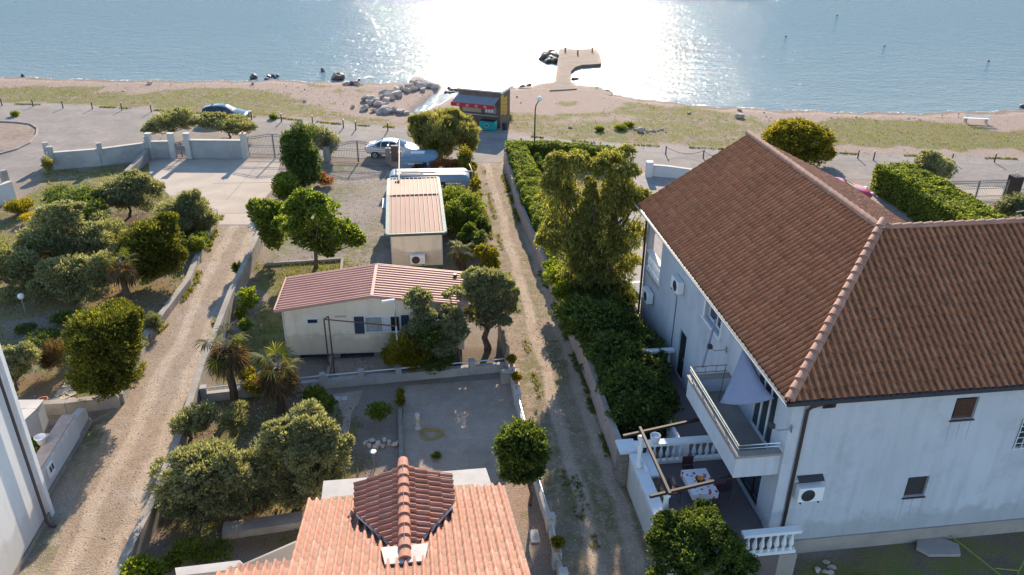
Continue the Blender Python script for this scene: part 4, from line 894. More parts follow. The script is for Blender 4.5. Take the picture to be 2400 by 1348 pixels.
k = MB(); disc_logo(k, kf.P(-1.16, KW-.85, .48), .17, .012, 16); k.build('oval_badge', m_trim, fz); MB().box(-1.17, -1.152, KW-1.05, KW-.65, .44, .52, kf).build('badge_band', m_red, fz)
MB().box(-1.1, -.5, KW-1.5, KW-.15, .003, .039, kf).build('foot', m_dark, fz)
bn = thing('litter_bin', kf.P(-.2, KW+.55, 0), 'dark litter bin with pale plant beside the kiosk', 'bin')
MB().lathe(kf.P(-.2, KW+.55, 0), [(.22, .003), (.25, .6), (.2, .62)], 10).build('body', m_dark, bn)

# ---- white building at the lower left
lw = thing('white_building', (-17.4, 18.0, 0), 'white building with brown downpipe, cut off at the lower left corner', 'building')
lf = Fr(-16.02, 20.95, 6.5)
k = MB(); k.box(-14, .42, -4, 0, 0, 7.6, lf); k.build('wall', m_white, lw)
k = MB(); k.box(-14, .6, -4.2, .12, 7.6, 7.75, lf); k.build('roof_edge', m_trim, lw)
k = MB(); k.box(-9, .42, .0, .05, 0, .22, lf); k.build('plinth', m_rubble, lw)
k = MB(); k.tube([lf.P(-.05, .14, 7.6), lf.P(-.05, .14, .2), lf.P(-.1, .24, .06), lf.P(-.12, .42, .05)], .05, 8); k.build('downpipe', m_brownpipe, lw, True)
k = MB(); k.box(.42, .62, -4, .1, 0, 7.0, lf); k.build('corner_strip', m_trim, lw)
pw = thing('planter_wall', (-17.2, 24.4, 0), 'white planter wall with pinkish coping beside the gravel lane', 'wall')
pa, pb, pc = np.array([-16.75, 21.6]), np.array([-17.2, 25.6]), np.array([-17.38, 26.8])
def wall_seg(mb, a, b_, th, z0, z1, z0b=None, z1b=None):
    a = np.array(a, float)[:2]; b_ = np.array(b_, float)[:2]; d_ = (b_-a)/np.linalg.norm(b_-a); n_ = np.array([d_[1], -d_[0]])*th/2
    z0b = z0 if z0b is None else z0b; z1b = z1 if z1b is None else z1b
    mb.prism([a+n_, b_+n_, b_-n_, a-n_], [z0, z0b, z0b, z0], [z1, z1b, z1b, z1])
k = MB(); wall_seg(k, pa, pb, .42, .25, 1.25); wall_seg(k, pb, pc, .30, .25, 1.05, .25, .75); k.build('wall', m_white, pw)
k = MB(); wall_seg(k, pa, pb, .5, 1.252, 1.3); k.build('coping', m_pink, pw)
k = MB(); wall_seg(k, pa, pc, .5, 0, .25); k.build('stone_base', m_rubble, pw)
mbx = MB(); 
f3 = Fr(pa[0], pa[1], 6.4); mbx.box(1.1, 1.55, .215, .30, .55, 1.05, f3); bx_ = mbx.build('meter_box', m_trim, pw, bevel=.01)
k = MB(); k.box(1.18, 1.3, .302, .31, .75, .98, f3); k.box(1.36, 1.48, .302, .31, .75, .98, f3); k.build('hatch', m_dark, bx_)
p2 = thing('courtyard_wall', (-19.5, 26, 0), 'low white courtyard wall with wide flat top behind the planter wall', 'wall')
k = MB(); wall_seg(k, (-22.6, 26.2), (-18.75, 26.35), .5, 0, 1.2); wall_seg(k, (-18.95, 26.1), (-19.2, 23.6), .45, 0, 1.2); k.build('wall', m_white, p2)
k = MB(); wall_seg(k, (-22.7, 26.2), (-18.7, 26.35), .6, 1.202, 1.25); wall_seg(k, (-18.95, 26.04), (-19.2, 23.5), .55, 1.202, 1.25); k.build('coping', m_cap, p2)
#PART4
# ================================================================ WALLS, GATES, FENCES
def P0(x, y, z=0.): return at(x, y, z)
def wall(name, label, pts, th, z0, z1, mat, coping=None, posts=None, post_h=.35, post_w=.3, cat='wall', rail=None, world=False, pmat=None):
    w_ = [np.array(p, float)[:2] for p in pts] if world else [at(*p)[:2] for p in pts]
    zs = z1 if hasattr(z1, '__len__') else [z1]*len(w_)
    t_ = thing(name, (*w_[0], 0), label, cat); k = MB()
    for i in range(len(w_)-1): wall_seg(k, w_[i], w_[i+1], th, z0, zs[i], z0, zs[i+1])
    k.build('wall', mat, t_)
    if coping is not None:
        k = MB()
        for i in range(len(w_)-1): wall_seg(k, w_[i], w_[i+1], th+.08, zs[i]+.003, zs[i]+.05, zs[i+1]+.003, zs[i+1]+.05)
        k.build('coping', coping, t_)
    L = [0]; 
    for a, b_ in zip(w_[:-1], w_[1:]): L.append(L[-1]+np.linalg.norm(b_-a))
    def pos(s_):
        i = min(max(np.searchsorted(L, s_)-1, 0), len(w_)-2); f = (s_-L[i])/(L[i+1]-L[i]); return w_[i]+(w_[i+1]-w_[i])*f, zs[i]+(zs[i+1]-zs[i])*f, (w_[i+1]-w_[i])/(L[i+1]-L[i])
    if posts:
        for s_ in np.linspace(0, L[-1], posts):
            p_, z_, d_ = pos(s_); f = Fr(p_[0], p_[1], 0); f.d = np.array([d_[0], d_[1], 0]); f.n = np.array([d_[1], -d_[0], 0])
            MB().box(-post_w/2, post_w/2, -post_w/2-.02, post_w/2+.02, z_-.35, z_+post_h, f).build('post', pmat or mat, t_)
    if rail:
        k = MB(); q = [(*pos(s_)[0], pos(s_)[1]+rail) for s_ in np.linspace(0, L[-1], 12)]; k.tube(q, .035, 6); k.build('rail', m_steel if rail < 9 else m_trim, t_)
    return t_
wall('garden_kerb', 'long low concrete edging along the left side of the gravel lane', [(506, 500), (490, 545), (442, 668), (346, 800), (284, 946)], .3, 0, [.3, .3, .38, .45, .5], m_concrete)
wall('bed_edging', 'short rounded concrete edging round the planted bed by the driveway', [(430, 482), (470, 489), (500, 495), (508, 508)], .18, 0, .22, m_concrete)
wall('garden_wall', 'low concrete garden wall running left from the lane edge to the white planter', [(284, 950), (230, 957), (160, 966), (-60, 978)], .3, 0, .55, m_concrete)
wall('lane_wall', 'long concrete wall along the right side of the gravel lane', [(612, 575), (578, 655), (547, 722), (515, 805), (482, 885), (432, 1048), (376, 1200), (280, 1400)], .28, 0, [.95, 1.0, 1.0, .95, .9, .85, .85, .85], m_concrete)
wall('hedge_wall', 'long pinkish block wall under the clipped hedge beside the dirt lane', [(1184, 381), (1216, 500), (1258, 600), (1301, 700), (1340, 800), (1380, 900), (1420, 1020), (1452, 1108)], .22, 0, [1.0, 1.0, 1.0, 1.05, 1.1, 1.15, 1.2, 1.25], m_pink)
wall('garden_fence', 'low stone wall with square posts and white pipe rail before the striped-roof home', [(482, 940), (770, 908), (1000, 886), (1190, 868)], .22, 0, .42, m_greywall, None, 9, .32, .26, 'fence', .22)
wall('court_wall', 'low wall with square posts and white pipe rail between courtyard and dirt lane', [(1196, 880), (1214, 960), (1232, 1030), (1262, 1160), (1290, 1250), (1318, 1380)], .16, 0, .45, m_cap, None, 6, .35, .24, 'wall', .25)
wall('board_fence', 'leaning timber board fence between the leafy trees and the dirt lane', [(1168, 790), (1180, 830), (1190, 866)], .06, 0, 1.15, m_wood, None, 3, .1, .09, 'fence')
wall('path_edging', 'timber edging between the planted bed and the courtyard', [(940, 935), (938, 990), (942, 1095)], .16, 0, .22, m_wood)
wall('grass_edging', 'concrete edging of the small lawn under the broad-leaved tree', [(620, 622), (700, 617), (803, 610), (798, 650)], .14, 0, .16, m_concrete)
wall('front_edging', 'low concrete edging in front of the striped-roof home', [(776, 836), (772, 870), (765, 900)], .14, 0, .2, m_concrete)
wall('stone_ledge', 'weathered concrete ledge between the big olive tree and the near house', [(525, 1252), (560, 1248), (710, 1226)], .55, 0, .3, m_concrete)
# walls by the road
wall('boundary_wall', 'grey rendered wall with low posts left of the driveway gates', [(128, 397), (240, 388), (352, 372)], .25, 0, 1.3, m_greywall, m_cap, 3, .5, .34)
wall('boundary_wall', 'grey rendered wall stub with thick end pillar beside the left road branch', [(118, 385), (128, 397)], .3, 0, 1.15, m_greywall, None, 2, .6, .36)
wall('boundary_wall', 'sunlit pale wall with pillar at the far left edge beside the road branch', [(-70, 505), (36, 466)], .3, 0, 1.25, m_white, m_cap, None)
tag(MB().box(-.2, .2, -.2, .2, 0, 1.95, Fr(*at(24, 462)[:2], 60)).build('wall_pillar', m_concrete, None, bevel=.02), 'square pillar on the sunlit pale wall at the far left edge', 'pillar')
wall('diagonal_wall', 'low rough wall slanting from the gate pillars into the left garden', [(349, 374), (330, 392), (300, 418)], .35, 0, [.9, .7, .6], m_concrete)
wall('gate_wall', 'grey rendered wall with pale coping between pedestrian gate and double gate', [(449, 370), (572, 371)], .28, 0, 1.45, m_greywall, m_cap)
wall('gate_wall', 'short grey rendered wall left of the pedestrian gate', [(362, 371), (404, 370)], .28, 0, 1.35, m_greywall, m_cap)
for px, lab in ((357, 'leftmost of the four gate pillars'), (409, 'gate pillar on the left of the pedestrian gate'), (446, 'gate pillar on the right of the pedestrian gate'), (577, 'gate pillar with orange lamp beside the double gate')):
    c = at(px, 371); f = Fr(c[0], c[1], 0); g_ = thing('gate_pillar', c, 'pale square '+lab if lab[0] == 'g' else lab+', pale and square', 'pillar')
    MB().box(-.2, .2, -.2, .2, 0, 1.98, f).build('shaft', m_cap, g_); MB().box(-.25, .25, -.25, .25, 1.983, 2.05, f).build('cap', m_cap, g_, bevel=.01)
    if px == 577: MB().lathe(c+Z*2.053, [(.07, 0), (.09, .07), (.07, .15), (.02, .18)], 10).build('lamp', m_orange, g_, True)
def iron_gate(name, label, a, b_, h0, h1, n, cat='gate', leaf=2, zb=.06):
    a = at(*a); b_ = at(*b_); L = np.linalg.norm(b_-a); d_ = (b_-a)/L; t_ = thing(name, (a+b_)/2, label, cat)
    def top(s_): return h0+(h1-h0)*(.5-.5*math.cos(2*math.pi*s_/L)) if leaf == 2 else h0+(h1-h0)*(s_/L)
    k = MB(); ss = np.linspace(0, L, 25)
    for off in (0, -.14): k.tube([a+d_*s_+Z*(top(s_)+off) for s_ in ss], .022, 4)
    for z_ in (zb, zb+.32, .95, 1.1): k.bar(a+Z*z_, b_+Z*z_, .03, .04)
    for s_ in (0, L/2-.03, L/2+.03, L): k.bar(a+d_*s_+Z*zb, a+d_*s_+Z*top(s_), .05, .05)
    k.build('frame', m_gateiron, t_)
    k = MB()
    for i in range(1, n):
        s_ = L*i/n; p_ = a+d_*s_; k.tube([p_+Z*zb, p_+Z*(top(s_)+.12)], .011, 4, False)
        p_ = a+d_*(s_-L/n/2); k.tube([p_+Z*zb, p_+Z*(zb+.32)], .009, 4, False)
    k.build('bars', m_gateiron, t_)
iron_gate('double_gate', 'wide wrought-iron double gate with arched top across the driveway', (586, 371), (704, 374), 1.72, 2.0, 36)
iron_gate('arched_gate', 'arched wrought-iron gate in front of the white car', (776, 379), (905, 384), 1.35, 1.75, 34)
iron_gate('side_fence_panel', 'short wrought-iron fence panel beside the dark tall shrub', (706, 375), (760, 378), 1.2, 1.35, 16, 'fence', 1)
iron_gate('pedestrian_gate', 'narrow wrought-iron pedestrian gate between two pillars', (416, 370), (440, 370), 1.2, 1.35, 9, 'gate', 1)
iron_gate('iron_fence', 'long wrought-iron gate beyond the long hedge at the right edge', (2215, 474), (2352, 470), 1.5, 1.5, 34, 'gate')
iron_gate('iron_fence', 'wrought-iron fence right of the dark reed-clad pillar at the right edge', (2384, 455), (2520, 455), 1.1, 1.1, 24, 'fence', 1)
g_ = thing('gate_pillar', at(2368, 468), 'dark reed-clad pillar with small white lamp at the right edge', 'pillar')
MB().box(-.35, .35, -.35, .35, 0, 1.6, Fr(*at(2368, 462)[:2], 8)).build('shaft', m_brown, g_); MB().lathe(at(2368, 462)+Z*1.603, [(.03, 0), (.03, .12), (.08, .16), (.07, .28), (.02, .3)], 8).build('lamp', m_lamp, g_)
for px, py, h_, lab in ((768, 378, 1.2, 'weathered square stone pillar left of the arched gate'), (912, 386, 1.35, 'weathered stone pillar with small camera right of the arched gate')):
    g_ = thing('gate_pillar', at(px, py), lab, 'pillar'); f = Fr(*at(px, py)[:2], 3)
    MB().box(-.22, .22, -.22, .22, 0, h_, f).build('shaft', m_concrete, g_, bevel=.02)
    if px > 900: MB().box(-.08, .22, -.06, .06, h_+.12, h_+.22, f).build('camera', m_trim, g_); MB().tube([f.P(0, 0, h_), f.P(0, 0, h_+.13)], .03, 6).build('bracket', m_dark, g_)
wall('meter_wall', 'thick rendered block wall beside the rusty pipe frame', [(918, 390), (942, 391)], .45, 0, 1.15, m_concrete, m_cap)
wall('road_wall', 'low white wall with end pillar behind the willowy tree, by the road', [(1523, 412), (1560, 415), (1680, 424)], .25, 0, [.85, .85, .6], m_white, m_cap)
tag(MB().box(-.25, .25, -.25, .25, 0, 1.2, Fr(*at(1520, 414)[:2], 0)).build('wall_pillar', m_white, None, bevel=.02), 'white square pillar at the end of the low roadside wall', 'pillar')
# pipe frame over the parked trailer
pf = thing('pipe_frame', at(935, 425), 'rusty beige scaffold pipe frame with rungs above the covered trailer', 'frame')
k = MB(); A_, B2 = at(944, 440), at(932, 398)
zt = 2.6
c0, c1 = at(935, 424, zt), at(936, 330, zt); c2, c3 = at(1107, 402, 2.6), at(1100, 385, 2.6)
k.tube([c0, c1], .05, 6); k.tube([at(940, 405, zt), c2, c3], .045, 6)
for f_ in (.15, .4, .62, .85): a = c0+(c1-c0)*f_; k.tube([a, a+np.array([1.6, .1, 0])], .03, 5)
for a in (c0, c1, c2): k.tube([a, (a[0], a[1], 0)], .045, 6)
k.build('pipes', pbr('beige_pipe', (.36, .28, .22), .6, .3, 3, 14, .1), pf)
c = at(926, 378, 1.3); bx_ = MB().box(-.12, .12, -.25, .25, 1.3, 2.5, Fr(c[0], c[1], 0)).build('panel', m_rust, pf)
# clothes-drying frame in front of home A
cf = thing('clothes_frame', at(770, 870), 'rusty pipe drying frame standing in front of the striped-roof home', 'frame')
k = MB(); b1, b2_, b3 = at(772, 865), at(784, 878), at(936, 882)
t1 = b1+Z*2.6; t2 = b2_+Z*3.0; k.tube([b1, t1], .035, 6); k.tube([b2_, t2], .035, 6); pr2 = b3+Z*2.75
k.tube([t1, b1+np.array([b3[0]-b1[0], b3[1]-b1[1], 2.6])], .03, 6); k.tube([t1, t2], .03, 6); k.build('pipes', m_rust, cf)
cp = thing('camera_pole', b3, 'tall grey steel pole with a white camera arm in front of the striped-roof home', 'pole')
k = MB(); k.tube([b3, b3+Z*2.6], .045, 8); k.tube([b3+Z*2.6, b3+Z*3.9], .028, 8); k.build('shaft', m_steel, cp, True); MB().bar(b3+Z*3.9, b3+np.array([-.55, .1, 3.75]), .09, .08).build('camera', m_trim, cp)

# ================================================================ ROADSIDE
bol_px = [(5, 248), (78, 250), (148, 254), (217, 256), (286, 259), (355, 263), (520, 277), (590, 280), (660, 286), (733, 291), (805, 300), (834, 304), (909, 307), (1221, 343), (1302, 347), (1387, 354), (1560, 362), (1648, 371), (1700, 374), (2010, 372), (2047, 376), (2230, 380), (2330, 381)]
bw = [at(*p) for p in bol_px]
bo0 = thing('bollard', bw[0], 'low grey metal bollard at the seaward edge of the road', 'bollard', 'bollards along the seaward road edge')
MB().lathe(bw[0]+Z*.003, [(.07, 0), (.055, .04), (.05, .55), (.05, .68)], 8).build('post', m_dark, bo0); MB().lathe(bw[0]+Z*.683, [(.055, 0), (.075, .05), (.055, .10), (.01, .12)], 8).build('cap', m_steel, bo0)
for p_ in bw[1:]: copy_tree(bo0, p_)
for i, j in ((13, 14), (14, 15), (16, 17), (17, 18)):
    a, b_ = bw[i]+Z*.62, bw[j]+Z*.62; n = 12
    tag(MB().tube([a+(b_-a)*q/n - Z*.38*4*(q/n)*(1-q/n) for q in range(n+1)], .018, 4, False).build('chain', m_dark), 'dark chain sagging between two bollards right of the kiosk', 'chain', 'chains between the bollards')
lp = thing('street_lamp', at(1252, 364), 'tall street lamp with curved neck and round head by the clipped hedge', 'street lamp')
c = at(1252, 364)+Z*.006; k = MB(); k.tube([c, c+Z*3.7, c+np.array([.06, 0, 4.1]), c+np.array([.28, 0, 4.5])], [.07, .05, .045, .04], 8); k.build('pole', m_dark, lp, True)
MB().lathe(c+np.array([.32, 0, 4.42]), [(.06, 0), (.2, .1), (.22, .22), (.14, .36), (.02, .4)], 12).build('lamp_head', m_lamp, lp, True)
gl = thing('globe_lamp', at(61, 735), 'white globe garden lamp on a short post in the left garden', 'lamp')
c = at(61, 735); MB().tube([c, c+Z*.85], .035, 8).build('post', m_wood, gl); MB().lathe(c+Z*.83, [(.03, 0), (.12, .04), (.17, .16), (.12, .29), (.02, .33)], 14).build('globe', m_lamp, gl, True)

# jetty
jt = thing('jetty', at(1340, 150, 0), 'small cracked concrete L-shaped jetty reaching into the glittering sea', 'jetty')
jp = [(1288, 212), (1301, 190), (1306, 150), (1311, 115), (1399, 115), (1410, 139), (1409, 149), (1385, 151), (1364, 152), (1348, 157), (1338, 167), (1338, 190), (1352, 208)]
k = MB(); k.prism([at(x, y, .1)[:2] for x, y in jp][::-1], -1.2, .1); k.build('deck', m_jetty, jt)
k = MB(); k.prism([at(x, y, -.02)[:2] for x, y in ((1215, 206), (1262, 199), (1300, 194), (1352, 198), (1395, 204), (1436, 218), (1432, 224), (1380, 214), (1320, 210), (1260, 210))][::-1], -.9, -.02); k.build('apron', m_jetty, jt)
for px, py in ((1325, 121), (1388, 121), (1354, 128)): MB().lathe(at(px, py, .1), [(.12, .003), (.1, .1), (.09, .42), (.15, .46), (.13, .55)], 10).build('mooring_post', m_rust, jt)

# rocks
def rock_mesh(seed, r=1., flat=.7):
    bm = bmesh.new(); bmesh.ops.create_icosphere(bm, subdivisions=3, radius=r); q = np.random.default_rng(seed)
    pl_ = [(lambda a: a/np.linalg.norm(a))(q.normal(size=3)) for _ in range(9)]; dist = q.uniform(.48, .85, 9)*r
    sc3 = q.uniform(.75, 1.25, 3)
    for v_ in bm.verts:
        c = np.array(v_.co)
        for p_, d_ in zip(pl_, dist):
            e = c @ p_-d_
            if e > 0: c = c-p_*e
        c = c*sc3*[1, 1, flat]*(1+.05*math.sin(c[0]*7+seed)*math.cos(c[1]*6)); v_.co = c
    me = bpy.data.meshes.new('rock'); bm.to_mesh(me); bm.free(); return me
RM = [rock_mesh(i) for i in range(7)]; RW = [rock_mesh(i+20) for i in range(4)]
for m_ in RM: m_.materials.append(m_rock)
for m_ in RW: m_.materials.append(m_wetrock)
def rock(x, y, r, label, group=None, wet=False, z=None, i=[0]):
    i[0] += 1; ms_ = (RW if wet else RM); o = bpy.data.objects.new('rock', ms_[i[0] % len(ms_)]); col.objects.link(o)
    p_ = at(x, y, SEA if wet else 0); zz = float(ground_h(np.array([p_[0]]), np.array([p_[1]]))[0]) if z is None else z
    if wet and z is None: zz = SEA-.05
    o.location = (p_[0], p_[1], zz+r*.3); o.scale = (r, r*random.uniform(.75, 1.1), r*random.uniform(.8, 1.15)); o.rotation_euler = (random.uniform(-.3, .3), random.uniform(-.3, .3), random.uniform(0, 6.3))
    return tag(o, label, 'rock', group)
GB = 'breakwater boulders beside the inlet'; LB = 'pale boulder in the breakwater pile beside the inlet'
for x, y, r in ((826, 253, .45), (852, 258, .85), (866, 246, .8), (880, 242, .7), (878, 262, .6), (893, 264, .7), (903, 258, .55), (912, 264, .8), (925, 262, .6), (938, 266, .8), (952, 268, .4), (862, 236, .75), (876, 238, .75), (887, 248, .8), (884, 232, .5),
                (902, 224, .8), (895, 232, .6), (912, 228, .85), (922, 222, .85), (930, 216, .75), (940, 212, .8), (948, 206, .7), (960, 205, .9), (972, 200, .9), (980, 197, .7), (985, 208, .9), (996, 204, 1.0), (1006, 204, .9), (1012, 200, .7), (1018, 206, .6), (992, 214, .7), (932, 226, .7), (918, 234, .7), (905, 240, .7), (1022, 201, .5), (968, 212, .7), (955, 216, .7), (900, 250, .5), (974, 190, .8), (990, 192, .7), (1000, 196, .6)):
    rock(x, y, r*random.uniform(.62, .92), LB, GB)
for x, y, r, lab in ((793, 186, 1.0, 'large dark wet boulder at the waterline by the sunbather'), (594, 184, .5, 'small dark wet rock in the shallows left of the weedy rocks'), (757, 167, .45, 'flat dark wet rock awash offshore'), (54, 179, .35, 'small dark rock at the waterline near the left edge'), (2397, 252, .5, 'dark wet rock in the shallows at the right edge')):
    rock(x, y, r, lab, wet=True)
for x, y in ((630, 181), (638, 180), (645, 183), (625, 186), (650, 180)): rock(x, y, .32, 'small dark weedy rock in the cluster at the waterline', 'weedy rocks at the waterline', wet=True)
for x, y in ((1052, 208), (1058, 212), (1066, 211), (1072, 213), (1045, 218), (1055, 219), (1062, 217)): rock(x, y, .28, 'small dark rock across the mouth of the inlet', 'rocks across the inlet mouth', wet=True)
for x, y in ((1278, 134), (1285, 130), (1292, 136), (1299, 132), (1290, 143), (1298, 147), (1303, 140), (1296, 126), (1275, 140), (1284, 147)): rock(x, y, .75, 'dark wet rock piled against the left side of the jetty', 'rocks against the jetty', wet=True)
for x, y in ((1400, 212), (1412, 214), (1422, 217), (1430, 221), (1343, 187), (1350, 186), (1224, 205), (1240, 202)): rock(x, y, .38, 'dark rock along the broken apron of the jetty', 'rocks along the jetty apron', wet=True)
for x, y, r, lab in ((352, 197, .35, 'small grey beach rock below the left grass strip'), (592, 198, .28, 'small pale beach rock by the weedy rocks'), (713, 239, .28, 'lone grey stone on the grass left of the breakwater'), (1733, 276, .45, 'dark clump of stone on the beach behind the large roof'), (1734, 260, .25, 'small stone at the top of the beach behind the large roof'), (1614, 266, .25, 'small grey stone right of the willowy tree top'), (1337, 300, .2, 'small dark stump right of the street lamp'), (1500, 309, .35, 'pale stone in the rubble patch on the grass')):
    rock(x, y, r, lab)
for _ in range(46):
    x = random.uniform(0, 2400); yb = 194 if x < 900 else (222 if x < 1500 else 262)
    if 1030 < x < 1200: continue
    rock(x, yb+random.uniform(2, 22), random.uniform(.06, .13), 'small grey pebble stone scattered on the beach', 'stones scattered on the beach')
for x in np.linspace(1490, 1560, 9): rock(x, random.uniform(302, 310), random.uniform(.12, .25), 'small stone in the rubble patch on the seaside grass', 'stones of the rubble patch')
for x, y in ((858, 1040), (872, 1036), (886, 1042), (900, 1034), (912, 1040), (926, 1044), (866, 1047), (880, 1050), (896, 1048), (934, 1040)): rock(x, y, .14, 'white stone in the row edging the brown planting bed', 'white stones edging the bed')
for x, y in ((1935, 1320), (1950, 1332), (1915, 1338), (1932, 1342), (1948, 1345)): rock(x, y, .13, 'pale stone in the small heap below the shaded wall', 'pale stones by the shaded wall')
for i, (x, y, c, lab) in enumerate(((1842, 86, m_dark, 'dark buoy floating nearest the glitter'), (1962, 36, m_dark, 'dark buoy floating farthest out'), (2073, 108, m_lime, 'greenish buoy floating right of the dark ones'), (2317, 144, m_red, 'red buoy floating near the right edge'), (1302, 68, m_orange, 'tiny orange buoy floating in the glitter'), (1757, 10, m_orange, 'tiny orange buoy floating near the top edge'))):
    tag(MB().lathe(at(x, y, SEA)+Z*-.1, [(.05, .05), (.14, .08), (.16, .14), (.12, .22), (.04, .26), (.02, .28)], 10).build('buoy', c, None, True), lab, 'buoy')
# bench and sunbather
bc = thing('beach_bench', at(2285, 288), 'white slatted bench on the grass near the right edge', 'bench'); f = Fr(*at(2285, 288)[:2], 172)
k = MB()
for u_ in (-.2, -.06, .08): k.box(u_, u_+.1, -1.1, 1.1, .42, .46, f)
k.build('seat', m_trim, bc); k = MB()
for z_ in (.55, .7): k.box(.24, .28, -1.1, 1.1, z_, z_+.1, f)
k.build('backrest', m_trim, bc)
for v_ in (-.9, .9): MB().box(-.2, .28, v_-.06, v_+.06, 0, .42, f).build('leg', m_concrete, bc)
tw = at(826, 198); f = Fr(tw[0], tw[1], -80, -.02)
tag(MB().box(-1.0, 1.1, -.45, .45, .02, .05, f).build('beach_towel', m_towel), 'dark towel with pale stripe on the beach under the sunbather', 'towel')
def person_lying(f, label):
    t_ = thing('person', f.P(0, 0, 0), label, 'person')
    J_ = [(0, .0, .2, .15), (.28, 0, .24, .16), (.50, 0, .30, .17), (.60, 0, .36, .07), (.74, 0, .44, .11), (.82, 0, .5, .10),
          (-.25, .12, .17, .09), (-.62, .14, .30, .065), (-.92, .16, .10, .045), (-1.02, .16, .1, .04), (-.25, -.12, .17, .09), (-.66, -.12, .14, .065), (-1.0, -.12, .09, .045), (-1.12, -.12, .12, .04),
          (.48, .24, .28, .06), (.62, .33, .12, .045), (.82, .25, .09, .035), (.48, -.24, .28, .06), (.62, -.33, .12, .045), (.82, -.25, .09, .035)]
    E_ = [(0, 1), (1, 2), (2, 3), (3, 4), (4, 5), (0, 6), (6, 7), (7, 8), (8, 9), (0, 10), (10, 11), (11, 12), (12, 13), (2, 14), (14, 15), (15, 16), (2, 17), (17, 18), (18, 19)]
    me = bpy.data.meshes.new('body'); me.from_pydata([tuple(f.P(a, b_, c)-WL[t_.name]) for a, b_, c, _ in J_], E_, []); me.materials.append(m_skin)
    o = bpy.data.objects.new('body', me); col.objects.link(o); o.parent = t_; md = o.modifiers.new('s', 'SKIN'); 
    for i, q in enumerate(J_): me.skin_vertices[0].data[i].radius = (q[3], q[3])
    me.skin_vertices[0].data[0].use_root = True
    o.modifiers.new('d', 'SUBSURF').levels = 1
    MB().lathe(f.P(.78, 0, .42), [(.06, 0), (.12, .04), (.13, .12), (.08, .19), (.01, .21)], 10).build('hair', m_dark, t_, True)
    k = MB(); k.tube([f.P(-.3, 0, .19), f.P(-.05, 0, .2), f.P(.1, 0, .22)], [.17, .19, .175], 10); k.build('shorts', m_towel, t_, True)
me_ = None
try: person_lying(f, 'person lying on a dark towel near the waterline, propped on the elbows')
except Exception as ex:
    print('person', ex); raise

# ================================================================ VEHICLES
def car(name, label, px, py, az, paint, L=4.4, Wd=1.8, Hh=1.45, wagon=False):
    c = at(px, py); f = Fr(c[0], c[1], az); t_ = thing(name, c, label, 'car')
    # stations along u: (u, sill z, hood/belt z, roof z, half width belt, half width roof)
    h = L/2
    st = [(-h, .38, .62, .62, .70, .55), (-h+.12, .26, .74, .76, .82, .66), (-h+.7, .22, .86, .90, .88, .74), (-h+1.15, .22, .92, .98, .90, .76), (-h+1.95, .22, .95, Hh-.06, .90, .60), (-h+2.5, .22, .95, Hh, .90, .60), (-h+3.15, .22, .96, Hh-.03, .90, .59),
          (-h+(3.95 if wagon else 3.85), .24, .98, Hh-.2 if wagon else 1.06, .88, .6 if wagon else .70), (h-.1, .30, .92, .98, .82, .68), (h, .42, .80, .80, .72, .60)]
    st = [(a, b_, c_, d_, e*Wd/1.8, g*Wd/1.8) for a, b_, c_, d_, e, g in st]
    vs = []
    for (u, z0, zb, zr, wb, wr) in st:
        for v_, z_ in ((-wb*.92, z0), (-wb, (z0+zb)/2), (-wb*.98, zb), (-wr, zr-.03), (-wr*.6, zr), (0, zr+.015), (wr*.6, zr), (wr, zr-.03), (wb*.98, zb), (wb, (z0+zb)/2), (wb*.92, z0)): vs.append(f.P(u, v_, z_))
    n = 11; m_ = len(st)
    fs = [[i*n+k, i*n+k+1, (i+1)*n+k+1, (i+1)*n+k] for i in range(m_-1) for k in range(n-1)] + [[i*n+n-1, i*n, (i+1)*n, (i+1)*n+n-1] for i in range(m_-1)] + [list(range(n))[::-1], [(m_-1)*n+k for k in range(n)]]
    bo_ = MB().add(vs, fs).build('body', paint, t_, True); bv = bo_.modifiers.new('s', 'SUBSURF'); bv.levels = 2; bv.render_levels = 2
    g = MB()
    def q(i, k, out=.012):
        p_ = vs[i*n+k]; cc = f.P(st[i][0], 0, .9); d_ = p_-cc; return p_ + d_/np.linalg.norm(d_)*out
    def quad(i, k0, k1, sh=.12):
        a, b_, c_, d_ = q(i, k0), q(i, k1), q(i+1, k1), q(i+1, k0); m2 = (a+b_+c_+d_)/4; g.poly([m2+(x-m2)*(1-sh) for x in (a, b_, c_, d_)])
    for i in (4, 5, 6): quad(i, 2, 3); quad(i, 7, 8)
    g.build('side_window', m_carglass, t_)
    g = MB()
    for i, j in ((3, 4), (6, 7)):
        a = [q(i, k) for k in range(3, 8)]; b_ = [q(j, k) for k in range(3, 8)]; m2 = sum(a+b_)/10
        g.add([m2+(x-m2)*.92+Z*.01 for x in a+b_], [[k, k+1, 6+k, 5+k] for k in range(4)])
    g.build('windscreen', m_carglass, t_)
    for u_ in (-h+.85, h-.85):
        for s_ in (-1, 1):
            k = MB(); ctr = f.P(u_, s_*(Wd/2-.08), .32); k.tube([ctr-f.n*.11, ctr+f.n*.11], .32, 18); w_ = k.build('wheel', m_rubber, t_)
            k = MB(); k.tube([ctr+f.n*s_*.112, ctr+f.n*s_*.12], .2, 12); k.build('rim', m_steel, w_)
    for s_ in (-1, 1):
        MB().box(-h+.02, -h+.2, s_*.62-.16, s_*.62+.16, .64, .76, f).build('headlight', m_lamp, t_, bevel=.03); MB().box(h-.16, h-.01, s_*.62-.14, s_*.62+.14, .74, .88, f).build('tail_light', m_red, t_, bevel=.03)
        MB().box(-h+1.5, -h+1.65, s_*Wd/2*1.02-.08, s_*Wd/2*1.02+.08, .95, 1.07, f).build('mirror', paint, t_, bevel=.02)
    return t_
car('parked_car', 'white saloon car parked on the road behind the arched gate', 925, 366, 87, m_carwhite, 4.5, 1.85, 1.42)
